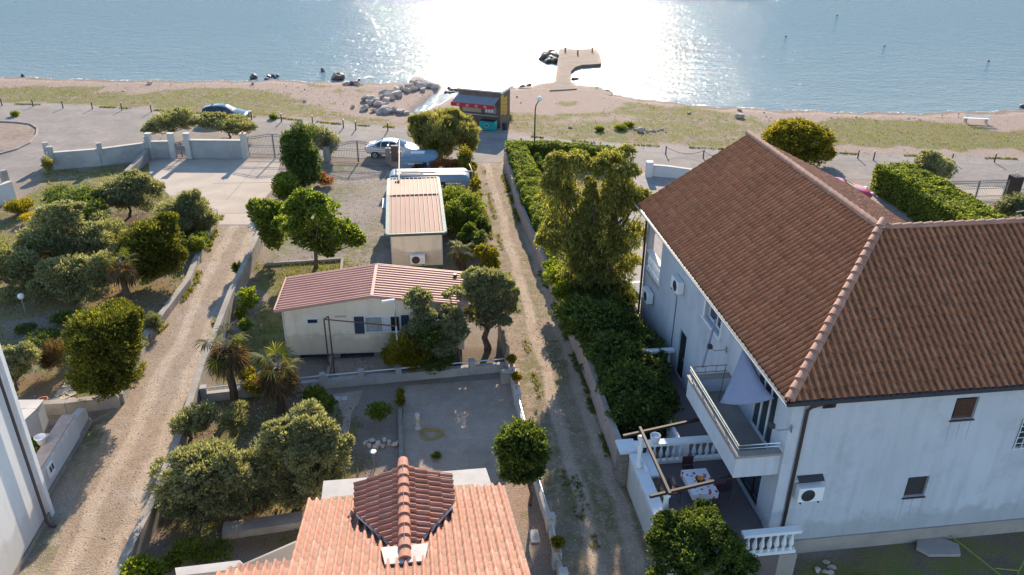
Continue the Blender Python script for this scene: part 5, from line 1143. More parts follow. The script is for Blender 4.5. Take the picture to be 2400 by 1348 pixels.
car('parked_car', 'dark glossy hatchback on the road behind the olive trees', 532, 283, 90, m_cardark, 4.1, 1.75, 1.5, True)
car('parked_car', 'pink hatchback half hidden behind the large brown roof', 1972, 466, 87, m_carpink, 3.8, 1.7, 1.5, True)
def shell(name, label, px, py, az, L, Wd, z0, z1, mat, bev, skirt=True):
    c = at(px, py); f = Fr(c[0], c[1], az); t_ = thing(name, c, label, 'caravan')
    b_ = MB().box(-Wd/2, Wd/2, -L/2, L/2, z0, z1, f).build('body', mat, t_, True)
    m_ = b_.modifiers.new('b', 'BEVEL'); m_.width = bev; m_.segments = 6; m_.limit_method = 'NONE'
    MB().box(-.3, .3, -.6, .4, z1+.001, z1+.05, f).build('roof_hatch', m_trim, t_, bevel=.01); k = MB(); k.box(-Wd/2-.01, -Wd/2+.0, -L/2+.6, L/2-.6, z0+(z1-z0)*.62, z0+(z1-z0)*.66, f); k.build('side_strip', m_trim, t_)
    MB().box(-Wd/2-.012, -Wd/2-.002, -L*.12, L*.2, z0+(z1-z0)*.45, z0+(z1-z0)*.72, f).build('window', m_glass, t_, bevel=.0)
    for s_ in (-.3, .3):
        ctr = f.P(-Wd/2+.15, s_*L*.6, .3); MB().tube([ctr-f.d*.1, ctr+f.d*.1], .3, 14).build('wheel', m_rubber, t_)
    return t_
shell('caravan', 'long low pale blue caravan with rounded ends behind the narrow mobile home', 1008, 462, 4, 5.6, 2.0, .35, 1.9, m_silver, .45)
shell('caravan', 'shorter pale blue caravan under the feathery tree beside the pipe frame', 985, 415, 4, 2.8, 2.0, .35, 1.9, m_silver, .4)
tag(MB().box(-.5, .5, -1.1, 1.1, .003, .75, Fr(*at(975, 404)[:2], 5)).build('storage_box', m_cap, None, bevel=.04), 'grey lidded storage box between the two pale blue caravans', 'box')
#PART5
# ================================================================ VEGETATION
def blob(cx, cy, hw, hh, Y, k=1.12):
    """ellipsoid in the world at distance Y that fills about hw x hh photo pixels round (cx, cy)"""
    c = at_y(cx, cy, Y); w_ = depth(c); r = hw*w_/F; h_ = hh*w_/F; ph = math.atan2(H-c[2], Y)
    rz = math.sqrt(max(h_*h_-(r*math.sin(ph))**2, (.45*h_)**2))/math.cos(ph)
    return (*c, r*k, r*k, min(rz, 1.6*r+.5)*k)
def rand_dirs(n):
    d = rng.normal(size=(n, 3)); return d/np.linalg.norm(d, axis=1)[:, None]
def leaf_quads(P_, D, N, L, Wd):
    """P_ centres, D leaf directions, N rough normals -> pointed quads"""
    S = np.cross(D, N); S /= (np.linalg.norm(S, axis=1)[:, None]+1e-9)
    L = L[:, None]; Wd = Wd[:, None]
    V = np.stack([P_-D*L*.5, P_+S*Wd*.5-D*L*.05, P_+D*L*.5, P_-S*Wd*.5-D*L*.05], 1).reshape(-1, 3)
    n = len(P_); return V, np.arange(4*n).reshape(n, 4)
def crown_mesh(name, blobs, mat, parent=None, L=.12, Wd=.05, lai=2.0, sub=.36, rough=.5, mode='rand', zmin=.04, cap=60000, tuft=0, inner=.18, keep=None, sat=0):
    Vs = []
    if sat:
        nb_ = []
        for b_ in blobs:
            nb_.append((*b_[:3], b_[3]*.82, b_[4]*.82, b_[5]*.82))
            for _ in range(sat):
                d_ = rand_dirs(1)[0]*rng.uniform(.55, .85); d_[2] = abs(d_[2])*rng.choice([1, 1, -.6]); q_ = rng.uniform(.28, .5)
                nb_.append((b_[0]+d_[0]*b_[3], b_[1]+d_[1]*b_[4], b_[2]+d_[2]*b_[5], b_[3]*q_, b_[4]*q_, b_[5]*q_*rng.uniform(.7, 1.2)))
        blobs = nb_
    for (cx, cy, cz, rx, ry, rz) in blobs:
        R_ = (rx*ry*rz)**(1/3); area = 4*math.pi*R_*R_; ns = max(6, int(7/(sub*sub)*.55))
        sd_ = rand_dirs(ns); rad = rng.uniform(.35, 1, ns)**.5
        C = sd_*rad[:, None]*(1-sub*.7)*(1+rng.normal(0, rough*.22, ns))[:, None]; sr = sub*rng.uniform(.5, 1.25, ns)
        n = int(min(cap, lai*area/(L*Wd*.5)))
        w_ = sr**2; w_ /= w_.sum(); k = rng.choice(ns, n, p=w_)
        d = rand_dirs(n); rr = rng.uniform(.35, 1, n)**.5; p_ = C[k]+d*(sr[k]*rr)[:, None]
        ni = int(n*inner); p_[:ni] = rand_dirs(ni)*(rng.uniform(0, .75, ni)**.5)[:, None]
        out = p_/(np.linalg.norm(p_, axis=1)[:, None]+1e-6)
        P_ = p_*[rx, ry, rz]+[cx, cy, cz]
        if mode == 'out': D = out*.9+d*.7+rand_dirs(n)*.35+[0, 0, .35]
        elif mode == 'droop': D = d*.5+rand_dirs(n)*.5-[0, 0, .9]
        elif mode == 'up': D = out*.5+rand_dirs(n)*.4+[0, 0, .9]
        else: D = rand_dirs(n)+d*.35
        D = D/np.linalg.norm(D, axis=1)[:, None]; N = d*.8+rand_dirs(n)*.8+[0, 0, .4]
        s_ = rng.uniform(.65, 1.35, n)
        LL = L*s_; WW = Wd*s_; LL[:ni] *= 1.3; WW[:ni] *= 1.6
        # loose outer shoots that break the outline
        m_ = int(ns*2.2); q = rand_dirs(m_); q[:, 2] = np.abs(q[:, 2])*.9+q[:, 2]*.1; nl = 12; ex = rng.uniform(.10, .30, m_)
        tpar = np.tile(np.linspace(0, 1, nl), m_); qi = np.repeat(np.arange(m_), nl)
        sp = q[qi]*(.86+ex[qi]*tpar)[:, None]; sp = sp*[rx, ry, rz]+[cx, cy, cz]+rng.normal(0, .03, sp.shape)
        Ds = q[qi]*.9+rand_dirs(len(sp))*.6+[0, 0, .3 if mode != 'droop' else -.8]; Ds /= np.linalg.norm(Ds, axis=1)[:, None]
        P_ = np.vstack([P_, sp]); D = np.vstack([D, Ds]); N = np.vstack([N, rand_dirs(len(sp))+[0, 0, .4]])
        ls = rng.uniform(.6, 1.1, len(sp)); LL = np.concatenate([LL, L*ls]); WW = np.concatenate([WW, Wd*ls])
        g = P_[:, 2] > zmin
        if sat:
            q = vnoise(P_[:, 0]+P_[:, 2]*.7, P_[:, 1]+P_[:, 2]*.9, 1.7, 21)*.65+vnoise(P_[:, 0]-P_[:, 2]*.8, P_[:, 1]+P_[:, 2]*.5, 4.1, 22)*.35
            g &= q > .36+rng.normal(0, .05, len(q))
        if keep is not None: g &= keep(P_)
        V, _ = leaf_quads(P_[g], D[g], N[g], LL[g], WW[g]); Vs.append(V)
    V = np.vstack(Vs); return fastmesh(name, V, np.arange(len(V)).reshape(-1, 4), mat, parent)
def branches(name, base, blobs, r, parent, mat, n_each=3, lean=None):
    k = MB(); base = np.array(base, float); top = np.mean([b_[:3] for b_ in blobs], 0); fork = base+(top-base)*.42; fork[:2] = base[:2]*.6+fork[:2]*.4
    mid = (base+fork)/2+np.array([rng.normal(0, .08), rng.normal(0, .08), 0]); k.tube([base-Z*.1, base+Z*.15, mid, fork], [r*1.35, r*1.05, r*.9, r*.8], 8)
    for b_ in blobs:
        for i in range(n_each):
            e = np.array(b_[:3])+rand_dirs(1)[0]*np.array(b_[3:])*.62; e[2] = max(e[2], base[2]+.4); m2 = (fork+e)/2+rng.normal(0, .12, 3)
            k.tube([fork-Z*.1, m2, e], [r*.55, r*.32, r*.1], 5)
            for _ in range(2):
                e2 = m2+(e-m2)*.3+rand_dirs(1)[0]*np.array(b_[3:])*.5; k.tube([m2, e2], [r*.25, r*.06], 4)
    return k.build(name, mat, parent, True)
def tree(name, label, base, blobs, mat, cat='tree', r=.12, group=None, nb=3, **kw):
    clr = kw.pop('clear', .25); kk = kw.pop('k', 1.12)
    for dy in range(0, 90, 4):
        g0 = at(base[0], base[1]-dy); Y = g0[1]; bl = [blob(*b_[:4], Y+(b_[4] if len(b_) > 4 else 0), kk) for b_ in blobs]
        if min(b_[2]-b_[5] for b_ in bl) <= clr: break
    t_ = thing(name, g0, label, cat, group)
    branches('trunk', g0, bl, r, t_, m_bark, nb); crown_mesh('crown', bl, mat, t_, **kw); return t_
def shrub(name, label, blobs, mat, cat='shrub', group=None, base=None, **kw):
    """blobs: (cx, cy, hw, hh, contact-y)"""
    kk = kw.pop('k', 1.12); bl = [blob(*b_[:4], at(b_[0], b_[4])[1], kk) for b_ in blobs]
    o = crown_mesh(name, bl, mat, None, **kw); return tag(o, label, cat, group)
OL = dict(L=.15, Wd=.048, lai=1.5, sub=.3, mode='out', k=1.25, rough=.9, sat=5)
# left garden
tree('olive_tree', 'grey-green olive tree nearest the driveway, left of the bed edging', (425, 545), [(425, 500, 50, 42), (460, 520, 38, 38), (395, 525, 40, 35), (440, 470, 25, 20)], L_olive, r=.1, **OL)
tree('olive_tree', 'open airy olive tree in the upper left garden above the dark bed', (305, 520), [(295, 440, 55, 34), (265, 465, 38, 32), (335, 465, 40, 32), (310, 425, 35, 20)], L_olive, r=.1, **{**OL, 'lai': .8})
shrub('dark_shrub', 'very dark green rounded shrub left of the airy olive tree', [(175, 475, 55, 38, 530), (140, 468, 32, 30, 510), (215, 500, 36, 36, 545), (205, 465, 32, 26, 515)], L_dark, L=.13, Wd=.07, lai=1.7)
tree('olive_tree', 'large spreading olive tree in the middle of the left garden', (150, 690), [(130, 545, 62, 50), (85, 575, 48, 45), (185, 585, 52, 48), (215, 560, 40, 35), (150, 500, 40, 26)], L_olive, r=.13, **OL)
tree('olive_tree', 'olive tree at the far left edge of the left garden', (30, 710), [(15, 620, 60, 52), (60, 640, 40, 38), (-30, 600, 55, 50)], L_olive, r=.12, **OL)
tree('olive_tree', 'olive tree in front of the large spreading one, left of the palm', (190, 745), [(165, 640, 58, 45), (225, 635, 42, 40), (120, 655, 42, 35)], L_olive, r=.12, **OL)
shrub('round_conifer', 'large round dark conifer with yellowish tips beside the lane kerb', [(355, 575, 72, 62, 660), (310, 590, 38, 50, 655), (395, 600, 38, 48, 660), (360, 535, 50, 32, 650), (355, 620, 65, 42, 665)], L_pine, cat='tree', L=.12, Wd=.045, lai=2.0, sub=.2, mode='out', sat=2, k=1.2)
shrub('round_conifer', 'large round bright-tipped conifer nearest the lane corner', [(245, 825, 84, 95, 950), (205, 800, 50, 70, 940), (290, 790, 42, 62, 935), (240, 750, 70, 38, 930), (245, 885, 80, 60, 955), (315, 745, 22, 28, 900)], L_pine, cat='tree', L=.11, Wd=.045, lai=2.0, sub=.17, mode='out', sat=2, k=1.2)
shrub('green_bush', 'loose green bush filling the gap right of the large spreading olive', [(255, 540, 36, 30, 590), (240, 515, 24, 20, 560)], L_olive, L=.14, Wd=.045, lai=1.1, mode='out')
shrub('green_bush', 'loose olive-green bush left of the leaning palm trunk in the left garden', [(215, 690, 34, 20, 715), (170, 690, 30, 18, 712)], L_olive, L=.14, Wd=.045, lai=.8, mode='out')
shrub('green_bush', 'low green bush at the left edge above the globe lamp', [(20, 690, 34, 18, 712), (90, 680, 34, 16, 700)], L_olive, L=.14, Wd=.045, lai=.9, mode='out')
shrub('dry_brush', 'dry brown brush under the wide olive tree in the near garden', [(520, 1090, 30, 24, 1125), (560, 1120, 30, 30, 1160), (600, 1180, 40, 30, 1215)], L_dead, L=.16, Wd=.02, lai=.6, mode='up')
shrub('green_bush', 'leafy green bush between the two palms at the garden fence', [(600, 905, 26, 24, 935), (580, 880, 18, 18, 915)], L_mim, L=.13, Wd=.05, lai=.8)
shrub('weeds', 'green weeds along the foot of the lane wall in the near garden', [(440, 1290, 34, 26, 1325), (400, 1320, 26, 20, 1345), (500, 1300, 40, 18, 1325)], L_hedge, cat='weeds', L=.12, Wd=.04, lai=.7, mode='up')
tree('olive_tree', 'small pale olive tree at the left edge by the white building', (40, 930), [(45, 850, 42, 36), (15, 870, 40, 36), (60, 830, 26, 22)], L_olive, r=.07, **{**OL, 'L': .13})
shrub('yellow_broom', 'yellow-flowering broom bush by the pale wall at the left edge', [(40, 485, 28, 18, 505), (60, 478, 20, 13, 495)], L_fur, L=.12, Wd=.04, lai=1.1, mode='up')
shrub('yellow_broom', 'bright yellow broom bush just above the large spreading olive', [(75, 508, 24, 11, 522), (95, 505, 18, 8, 518)], L_yel, L=.10, Wd=.04, lai=1., mode='up')
shrub('dry_bush', 'dry reddish bush against the end of the grey boundary wall', [(112, 388, 12, 20, 408)], L_tam, L=.14, Wd=.03, lai=1., mode='up')
shrub('lavender_bush', 'grey lavender bush beside the kerb above the clay pot', [(357, 755, 22, 22, 780)], L_lav, L=.16, Wd=.02, lai=1.5, mode='up')
shrub('twiggy_bush', 'sparse grey twiggy bush left of the nearest round conifer', [(130, 830, 28, 34, 870), (110, 845, 20, 24, 875)], L_dead, L=.18, Wd=.018, lai=.8, mode='up')
shrub('low_shrub', 'low dark shrub between the globe lamp and the nearest round conifer', [(148, 745, 26, 16, 762)], L_dark, L=.1, Wd=.05, lai=1.5)
shrub('low_shrub', 'low dark sprawling shrub below the globe lamp path', [(100, 790, 36, 16, 808), (60, 770, 22, 10, 780)], L_dark, L=.1, Wd=.05, lai=1.3)
shrub('low_shrub', 'low green shrub along the kerb beside the far round conifer', [(458, 572, 24, 20, 598), (470, 555, 16, 14, 575)], L_hedge, L=.1, Wd=.05, lai=1.5)
shrub('flowering_plant', 'small flowering bush by the kerb corner of the planted bed', [(478, 530, 12, 10, 545)], L_lav, L=.1, Wd=.05, lai=1.1)

# olives outside the gate walls
tree('olive_tree', 'olive tree on the roadside island behind the pedestrian gate', (400, 352), [(395, 285, 40, 24), (360, 300, 26, 16), (430, 270, 24, 16), (440, 290, 22, 15)], L_olive, r=.09, **{**OL, 'lai': .85})
tree('olive_tree', 'olive tree on the roadside island in front of the dark car', (540, 355), [(520, 290, 44, 22), (560, 298, 34, 20), (485, 285, 26, 18)], L_olive, r=.09, **{**OL, 'lai': 1.0})
# middle plots
shrub('tall_shrub', 'tall dark glossy shrub at the driveway gate end', [(700, 365, 38, 42, 432), (705, 320, 30, 30, 425), (712, 408, 36, 32, 440), (680, 340, 22, 32, 425), (735, 385, 18, 35, 435)], L_dark, cat='tree', L=.13, Wd=.07, lai=1.8, sub=.3)
tree('small_tree', 'airy grey-green tree behind the tall dark glossy shrub', (765, 376), [(750, 325, 30, 28), (775, 335, 20, 28), (730, 310, 28, 18)], L_olive, r=.07, L=.12, Wd=.06, lai=1.1)
shrub('red_bush', 'dry reddish bush at the foot of the tall dark shrub', [(765, 425, 20, 10, 436), (748, 412, 14, 12, 430)], L_red, L=.1, Wd=.04, lai=.8)
shrub('bright_bush', 'bright green bushy laurel beside the concrete driveway', [(670, 440, 30, 28, 475), (668, 420, 20, 18, 465)], L_hedge, cat='shrub', L=.13, Wd=.07, lai=1.5, mode='up')
tree('broad_leaved_tree', 'wide bright green broad-leaved tree beside the small lawn', (741, 628), [(745, 500, 55, 45), (700, 530, 48, 38), (795, 545, 46, 38), (740, 560, 60, 32), (690, 490, 28, 22), (830, 560, 28, 24), (730, 470, 26, 20), (770, 585, 28, 18)], L_fig, r=.12, clear=1.2, L=.19, Wd=.12, lai=.95, sub=.3, sat=3)
shrub('dark_tree', 'dark leafy tree overhanging the lane left of the broad-leaved tree', [(622, 510, 34, 38, 600), (640, 550, 28, 38, 605), (600, 490, 18, 24, 590), (650, 500, 28, 28, 595)], L_hedge, cat='tree', L=.15, Wd=.09, lai=1.6, sub=.3)
shrub('lime_bush', 'small lime-green bush behind the lane wall', [(583, 700, 24, 26, 730)], L_lime, L=.12, Wd=.07, lai=1.0)
for i, (x, y, r_, lab) in enumerate(((565, 735, 12, 'small leafy sapling below the lime-green bush behind the lane wall'), (575, 765, 14, 'leafy sapling against the lane wall beside the striped-roof home'), (560, 800, 12, 'pale sapling by the lane wall above the palms'))):
    shrub('sapling', lab, [(x, y, r_, r_*1.1, y+r_)], L_lime if i != 1 else L_hedge, L=.1, Wd=.05, lai=.7)
shrub('agave_plant', 'small spiky dark plant growing on the lane side of the long lane wall', [(560, 632, 12, 14, 648)], L_dark, cat='plant', L=.4, Wd=.04, lai=.9, mode='up', inner=0)
shrub('wall_plant', 'round grey-green plant at the lane wall left of the saplings', [(512, 762, 14, 16, 778)], L_olive, cat='plant', L=.14, Wd=.03, lai=1.4, mode='up')
shrub('feathery_tree', 'large feathery tamarisk tree beside the road in front of the kiosk', [(1035, 310, 62, 45, 385), (990, 305, 36, 38, 380), (1080, 300, 36, 38, 380), (1030, 275, 46, 22, 375), (1095, 330, 28, 36, 385), (1020, 350, 50, 30, 388), (1060, 270, 26, 18, 375)], L_tam, cat='tree', L=.30, Wd=.035, lai=1.9, sub=.26, mode='up', sat=3)
shrub('flowering_shrub', 'pale-flowering oleander in the front of the feathery tamarisk', [(1060, 318, 16, 22, 392), (1020, 345, 12, 16, 396)], L_fur, L=.14, Wd=.06, lai=.8)
shrub('climber_column', 'column of yellowish climber at the end of the pipe frame', [(1090, 375, 18, 30, 425), (1092, 405, 20, 26, 435), (1108, 392, 10, 10, 420)], L_mim, cat='shrub', L=.1, Wd=.06, lai=1.6)
shrub('red_vine', 'red and orange vine between the caravans and the climber column', [(1040, 382, 30, 13, 425), (1065, 390, 24, 14, 425), (1015, 385, 20, 9, 420)], L_red, cat='vine', L=.1, Wd=.06, lai=1.1, sub=.4)
shrub('red_vine', 'thin orange vine hanging on the rungs of the pipe frame', [(955, 372, 9, 6, 420), (965, 382, 8, 8, 422), (975, 392, 7, 5, 425)], L_red, cat='vine', L=.09, Wd=.05, lai=.7)
shrub('mixed_bushes', 'leafy bush with orange tips beside the narrow mobile home', [(1065, 465, 36, 30, 520), (1100, 490, 32, 38, 540), (1070, 510, 36, 42, 555), (1108, 530, 22, 32, 560)], L_hedge, cat='shrub', L=.12, Wd=.07, lai=1.6, sub=.3)
shrub('orange_tips', 'loose orange and yellow foliage on top of the bush by the narrow mobile home', [(1070, 450, 32, 14, 500), (1110, 470, 18, 16, 520), (1115, 440, 12, 24, 490)], L_mim, cat='shrub', L=.11, Wd=.07, lai=.8, sub=.4)
shrub('leafy_shrub', 'dense dark green shrub filling the strip between narrow mobile home and dirt lane', [(1120, 570, 26, 34, 610), (1095, 560, 24, 28, 600), (1130, 530, 18, 26, 575)], L_dark, L=.12, Wd=.07, lai=1.5, sat=3)
shrub('ivy_shrub', 'yellow-green ivy mound beside the dirt lane behind the leafy trees', [(1142, 600, 24, 24, 645), (1150, 625, 20, 20, 655), (1128, 590, 14, 16, 640)], L_mim, L=.11, Wd=.07, lai=1.4)
tree('leafy_tree', 'tall leafy tree with thick trunk right of the striped-roof home, by the lane', (1143, 862), [(1150, 665, 52, 42), (1120, 700, 42, 42), (1180, 710, 34, 36), (1145, 740, 55, 40), (1110, 650, 24, 20), (1195, 690, 20, 18)], L_olive, r=.16, clear=1.1, k=1.1, L=.14, Wd=.05, lai=1.3, sat=4, sub=.28, mode='out')
tree('leafy_tree', 'leafy tree with thin trunk in front of the right half of the striped-roof home', (1080, 862), [(975, 705, 34, 26), (1000, 770, 48, 36), (1060, 760, 42, 42), (1065, 690, 26, 20), (990, 735, 30, 22), (1030, 810, 50, 36)], L_olive, r=.1, clear=.6, k=1.1, sat=4, L=.14, Wd=.055, lai=1.15, sub=.3)
shrub('ochre_bush', 'dense yellow-green bush at the foot of the grey camera pole', [(940, 820, 36, 40, 882), (970, 830, 36, 38, 880), (915, 835, 20, 22, 870)], L_mim, cat='shrub', L=.15, Wd=.03, lai=1.5, mode='up')
shrub('dark_undergrowth', 'dark bushy undergrowth between camera pole and the leafy tree trunks', [(1020, 845, 44, 26, 880), (1000, 790, 36, 36, 875)], L_dark, L=.12, Wd=.06, lai=1.3)
# clipped ball tree
t_ = tree('ball_tree', 'dark round clipped tree with thin twin trunks beside the dirt lane', (1242, 1192), [(1222, 1055, 62, 72), (1200, 1060, 40, 62), (1246, 1065, 42, 60), (1222, 1100, 56, 38)], L_dark, r=.06, nb=2, clear=1.3, k=1.0, L=.10, Wd=.06, lai=2.0, sub=.22, mode='out')
# olives in the near garden
tree('olive_tree', 'big olive tree nearest the canopy of the near house', (700, 1215), [(700, 1030, 70, 58), (640, 1080, 58, 58), (755, 1085, 60, 60), (700, 1140, 75, 55), (650, 1020, 36, 34), (785, 1060, 34, 36), (740, 1010, 40, 36)], L_olive, r=.14, L=.13, Wd=.04, lai=1.35, sub=.26, mode='out', k=1.28, rough=1., sat=6)
tree('olive_tree', 'wide olive tree along the lane wall in the near garden', (470, 1245), [(470, 1110, 66, 55), (415, 1130, 56, 48), (530, 1110, 52, 50), (450, 1180, 66, 42), (535, 1165, 50, 42)], L_olive, r=.13, L=.13, Wd=.04, lai=1.3, sub=.26, mode='out', k=1.32, rough=1., sat=6)
tree('olive_tree', 'smaller olive tree by the lane wall above the wide olive', (445, 1060), [(455, 985, 40, 34), (430, 1000, 26, 30), (485, 970, 26, 26)], L_olive, r=.08, L=.13, Wd=.035, lai=1.1, sub=.3, mode='out')
shrub('olive_bush', 'small olive bush at the foot of the left palm', [(545, 985, 34, 28, 1020), (560, 960, 20, 18, 1000)], L_olive, L=.13, Wd=.035, lai=1.0, mode='out')
shrub('leafy_shrub', 'leafy shrub under the right palm beside the garden fence', [(738, 925, 24, 20, 955), (760, 950, 26, 22, 975)], L_hedge, L=.12, Wd=.06, lai=1.1)
shrub('leafy_shrub', 'small green shrub in the planted bed left of the timber edging', [(888, 965, 28, 22, 992)], L_hedge, L=.1, Wd=.035, lai=1.0, mode='up')
shrub('potted_plant', 'flowering plant in a pot on the timber edging', [(938, 940, 10, 16, 958), (938, 920, 7, 8, 950)], L_fur, cat='plant', L=.07, Wd=.04, lai=1.0)
shrub('small_weed', 'tiny green clump on the courtyard gravel above the dormer', [(1022, 1068, 9, 6, 1074)], L_hedge, cat='plant', L=.07, Wd=.03, lai=1.)
shrub('yellow_shrub', 'yellow-green leafy shrub at the bottom left corner of the near garden', [(330, 1335, 38, 26, 1400), (360, 1350, 26, 24, 1400)], L_lime, L=.12, Wd=.07, lai=1.0)
for x, y, lab in ((1199, 852, 'round yellow-green potted plant on the fence corner pillar'), (1210, 893, 'round yellow-green potted plant on top of the court wall'), (1306, 1284, 'round green potted plant on the court wall beside the lane')):
    g_ = at(x, y, .85); t_ = thing('potted_plant', g_, lab, 'plant'); MB().lathe(g_+Z*-.1, [(.08, 0), (.13, .2), (.11, .2), (.1, .15)], 10).build('pot', m_terracotta, t_)
    crown_mesh('foliage', [(g_[0], g_[1], g_[2]+.22, .22, .22, .18)], L_mim, t_, L=.07, Wd=.04, lai=1.5)
    MB().box(-.14, .14, -.14, .14, 0, .75, Fr(g_[0], g_[1], 8)).build('stand', m_cap, t_)
# right side
HB = dict(L=.11, Wd=.065, mode='rand')
def hedge(name, label, segs, mat, lai=2.2, bumpy=.16, **kw):
    """segs: world centre-line points with (x, y, half width, top, bottom)"""
    t_ = thing(name, (segs[0][0], segs[0][1], 0), label, 'hedge'); Ps = []; Ns = []; core = MB()
    L_, W_ = kw.get('L', .12), kw.get('Wd', .07)
    for a, b_ in zip(segs[:-1], segs[1:]):
        a = np.array(a, float); b_ = np.array(b_, float); d_ = b_[:2]-a[:2]; ln = np.linalg.norm(d_); d_ /= ln; n_ = np.array([d_[1], -d_[0]])
        hw, tp, bt = (a[2]+b_[2])/2, (a[3]+b_[3])/2, (a[4]+b_[4])/2
        for side in ('t', 'l', 'r', 'e'):
            ar_ = ln*2*hw if side == 't' else (ln*(tp-bt) if side != 'e' else 2*hw*(tp-bt)); n = int(lai*ar_/(L_*W_*.5)); s_ = rng.random(n); q = rng.random(n)
            w2 = a[2]+(b_[2]-a[2])*s_; t2 = a[3]+(b_[3]-a[3])*s_; b2 = a[4]+(b_[4]-a[4])*s_
            if side == 't': v_ = (q*2-1)*w2; z_ = t2; nn = np.array([0, 0, 1.])
            elif side == 'e':
                s_ = np.where(rng.random(n) < .5, 0., 1.); v_ = (q*2-1)*w2; z_ = b2+(t2-b2)*rng.random(n); nn = np.array([d_[0], d_[1], 0])
            else: v_ = w2*(1 if side == 'r' else -1); z_ = b2+(t2-b2)*q; nn = np.array([n_[0], n_[1], 0])*(1 if side == 'r' else -1)
            x_ = a[0]+d_[0]*ln*s_+n_[0]*v_; y_ = a[1]+d_[1]*ln*s_+n_[1]*v_
            bm_ = (vnoise(x_*1.0+z_, y_+z_*.7, 1.6, 5)-.5)*2*bumpy+(vnoise(x_+z_*2, y_-z_, 5., 6)-.5)*bumpy - rng.random(n)**2*.22
            # round the top edges
            edge = np.clip((np.abs(v_)/np.maximum(w2, .1)-.72)/.28, 0, 1) if side == 't' else np.clip((z_-t2+.35)/.35, 0, 1)
            P_ = np.stack([x_, y_, z_], -1)+nn*bm_[:, None] if not isinstance(v_, float) else None
            if side == 't': P_[:, 2] -= edge**2*.16
            elif side != 'e': P_ -= nn*(edge**2*.16)[:, None]
            Ps.append(P_); Ns.append(np.broadcast_to(nn, (n, 3)))
        ins = .22
        if hw > ins+.08: wall_seg(core, a[:2]+d_*ins, b_[:2]-d_*min(ins, ln*.3), 2*(hw-ins), bt, a[3]-ins-.1, bt, b_[3]-ins-.1)
    P_ = np.vstack(Ps); N_ = np.vstack(Ns); n = len(P_); D = rand_dirs(n)+N_*.4; D /= np.linalg.norm(D, axis=1)[:, None]; s_ = rng.uniform(.7, 1.3, n)
    V, Q_ = leaf_quads(P_, D, N_+rand_dirs(n)*.8, L_*s_, W_*s_); fastmesh('foliage', V, Q_, mat, t_)
    if core.v: core.build('branches', pbr(name+'_core', (.02, .028, .012), .95), t_)  # solid dark core added inside the leaves to block see-through
    return t_
def off(px, py, dx): p_ = at(px, py)[:2]; return p_[0]+dx, p_[1]
hedge('clipped_hedge', 'long clipped green hedge behind the pinkish wall beside the dirt lane', [(*off(1184, 384, .85), .75, 1.75, .1), (*off(1216, 500, 1.05), .9, 1.8, .1), (*off(1258, 600, 1.1), .95, 1.85, .1), (*off(1301, 700, 1.15), 1.0, 1.7, .1)], L_hedge, L=.13, Wd=.08)
hedge('clipped_hedge', 'short clipped green hedge along the road by the street lamp', [(*at(1188, 378)[:2], .55, 1.6, .1), (*at(1300, 380)[:2], .55, 1.6, .1), (*at(1440, 388)[:2], .55, 1.4, .1)], L_hedge, L=.13, Wd=.08)
shrub('dark_shrub', 'dark green shrub at the foot of the street lamp', [(1258, 385, 14, 22, 410), (1262, 400, 12, 18, 420)], L_dark, L=.12, Wd=.06, lai=1.4)
hedge('ivy_hedge', 'broad unclipped dark hedge between the pinkish wall and the terrace', [(*off(1301, 710, 1.2), 1.05, 1.75, .1), (*off(1340, 800, 1.45), 1.3, 1.9, .1), (*off(1380, 900, 1.6), 1.45, 2.0, .1), (*off(1415, 1000, 1.45), 1.3, 1.9, .1), (*off(1432, 1050, 1.2), 1.0, 1.8, .1)], L_dark, bumpy=.35, L=.12, Wd=.075)
shrub('dark_bush', 'large dark bush under the willowy tree above the unclipped hedge', [(1400, 760, 70, 55, 850), (1440, 830, 62, 52, 920), (1350, 740, 50, 42, 820), (1480, 900, 56, 55, 985), (1500, 960, 48, 45, 1030)], L_dark, cat='shrub', L=.13, Wd=.08, lai=1.7, sub=.28)
shrub('lime_bush', 'yellow-green sprays over the wall at the foot of the willowy tree', [(1300, 650, 24, 26, 720), (1318, 690, 22, 28, 750), (1290, 625, 16, 14, 690)], L_lime, L=.12, Wd=.07, lai=.9)
tree('willowy_tree', 'tall drooping yellow-green tree with two crowns beside the large house', (1392, 740), [(1325, 400, 52, 50), (1305, 470, 46, 60), (1335, 540, 56, 50), (1440, 395, 60, 50), (1470, 465, 44, 50), (1425, 480, 50, 60), (1450, 560, 60, 60), (1385, 600, 60, 60), (1430, 650, 60, 50), (1350, 640, 50, 50), (1500, 480, 22, 40), (1385, 690, 60, 46), (1460, 700, 36, 34), (1385, 530, 36, 60), (1383, 455, 18, 40), (1290, 560, 34, 40)], L_euc, r=.2, nb=3, clear=.8, k=1.15, L=.20, Wd=.05, lai=1.0, sub=.3, rough=1.2, sat=4, mode='droop', cap=30000)
tree('round_tree', 'round golden-green tree beyond the ridge of the large house', (1885, 405), [(1865, 318, 60, 34), (1830, 330, 42, 34), (1910, 335, 40, 38), (1870, 300, 46, 20), (1880, 355, 52, 26), (1935, 360, 20, 18)], L_mim, r=.15, L=.17, Wd=.10, lai=1.5, sub=.24)
hedge('long_hedge', 'long overgrown green hedge running behind the wing roof', [(*at(2078, 448)[:2], 1.35, 2.1, .1), (*at(2150, 490)[:2], 1.4, 2.2, .1), (*at(2250, 560)[:2], 1.5, 2.2, .1), (*at(2370, 640)[:2], 1.5, 2.1, .1)], L_hedge, bumpy=.14, L=.15, Wd=.10, lai=2.6)
tree('small_tree', 'grey-green oleander-like tree behind the long overgrown hedge', (2195, 455), [(2185, 385, 34, 26), (2165, 400, 26, 24), (2215, 400, 22, 26), (2180, 365, 20, 12)], L_olive, r=.07, L=.15, Wd=.07, lai=1.2)
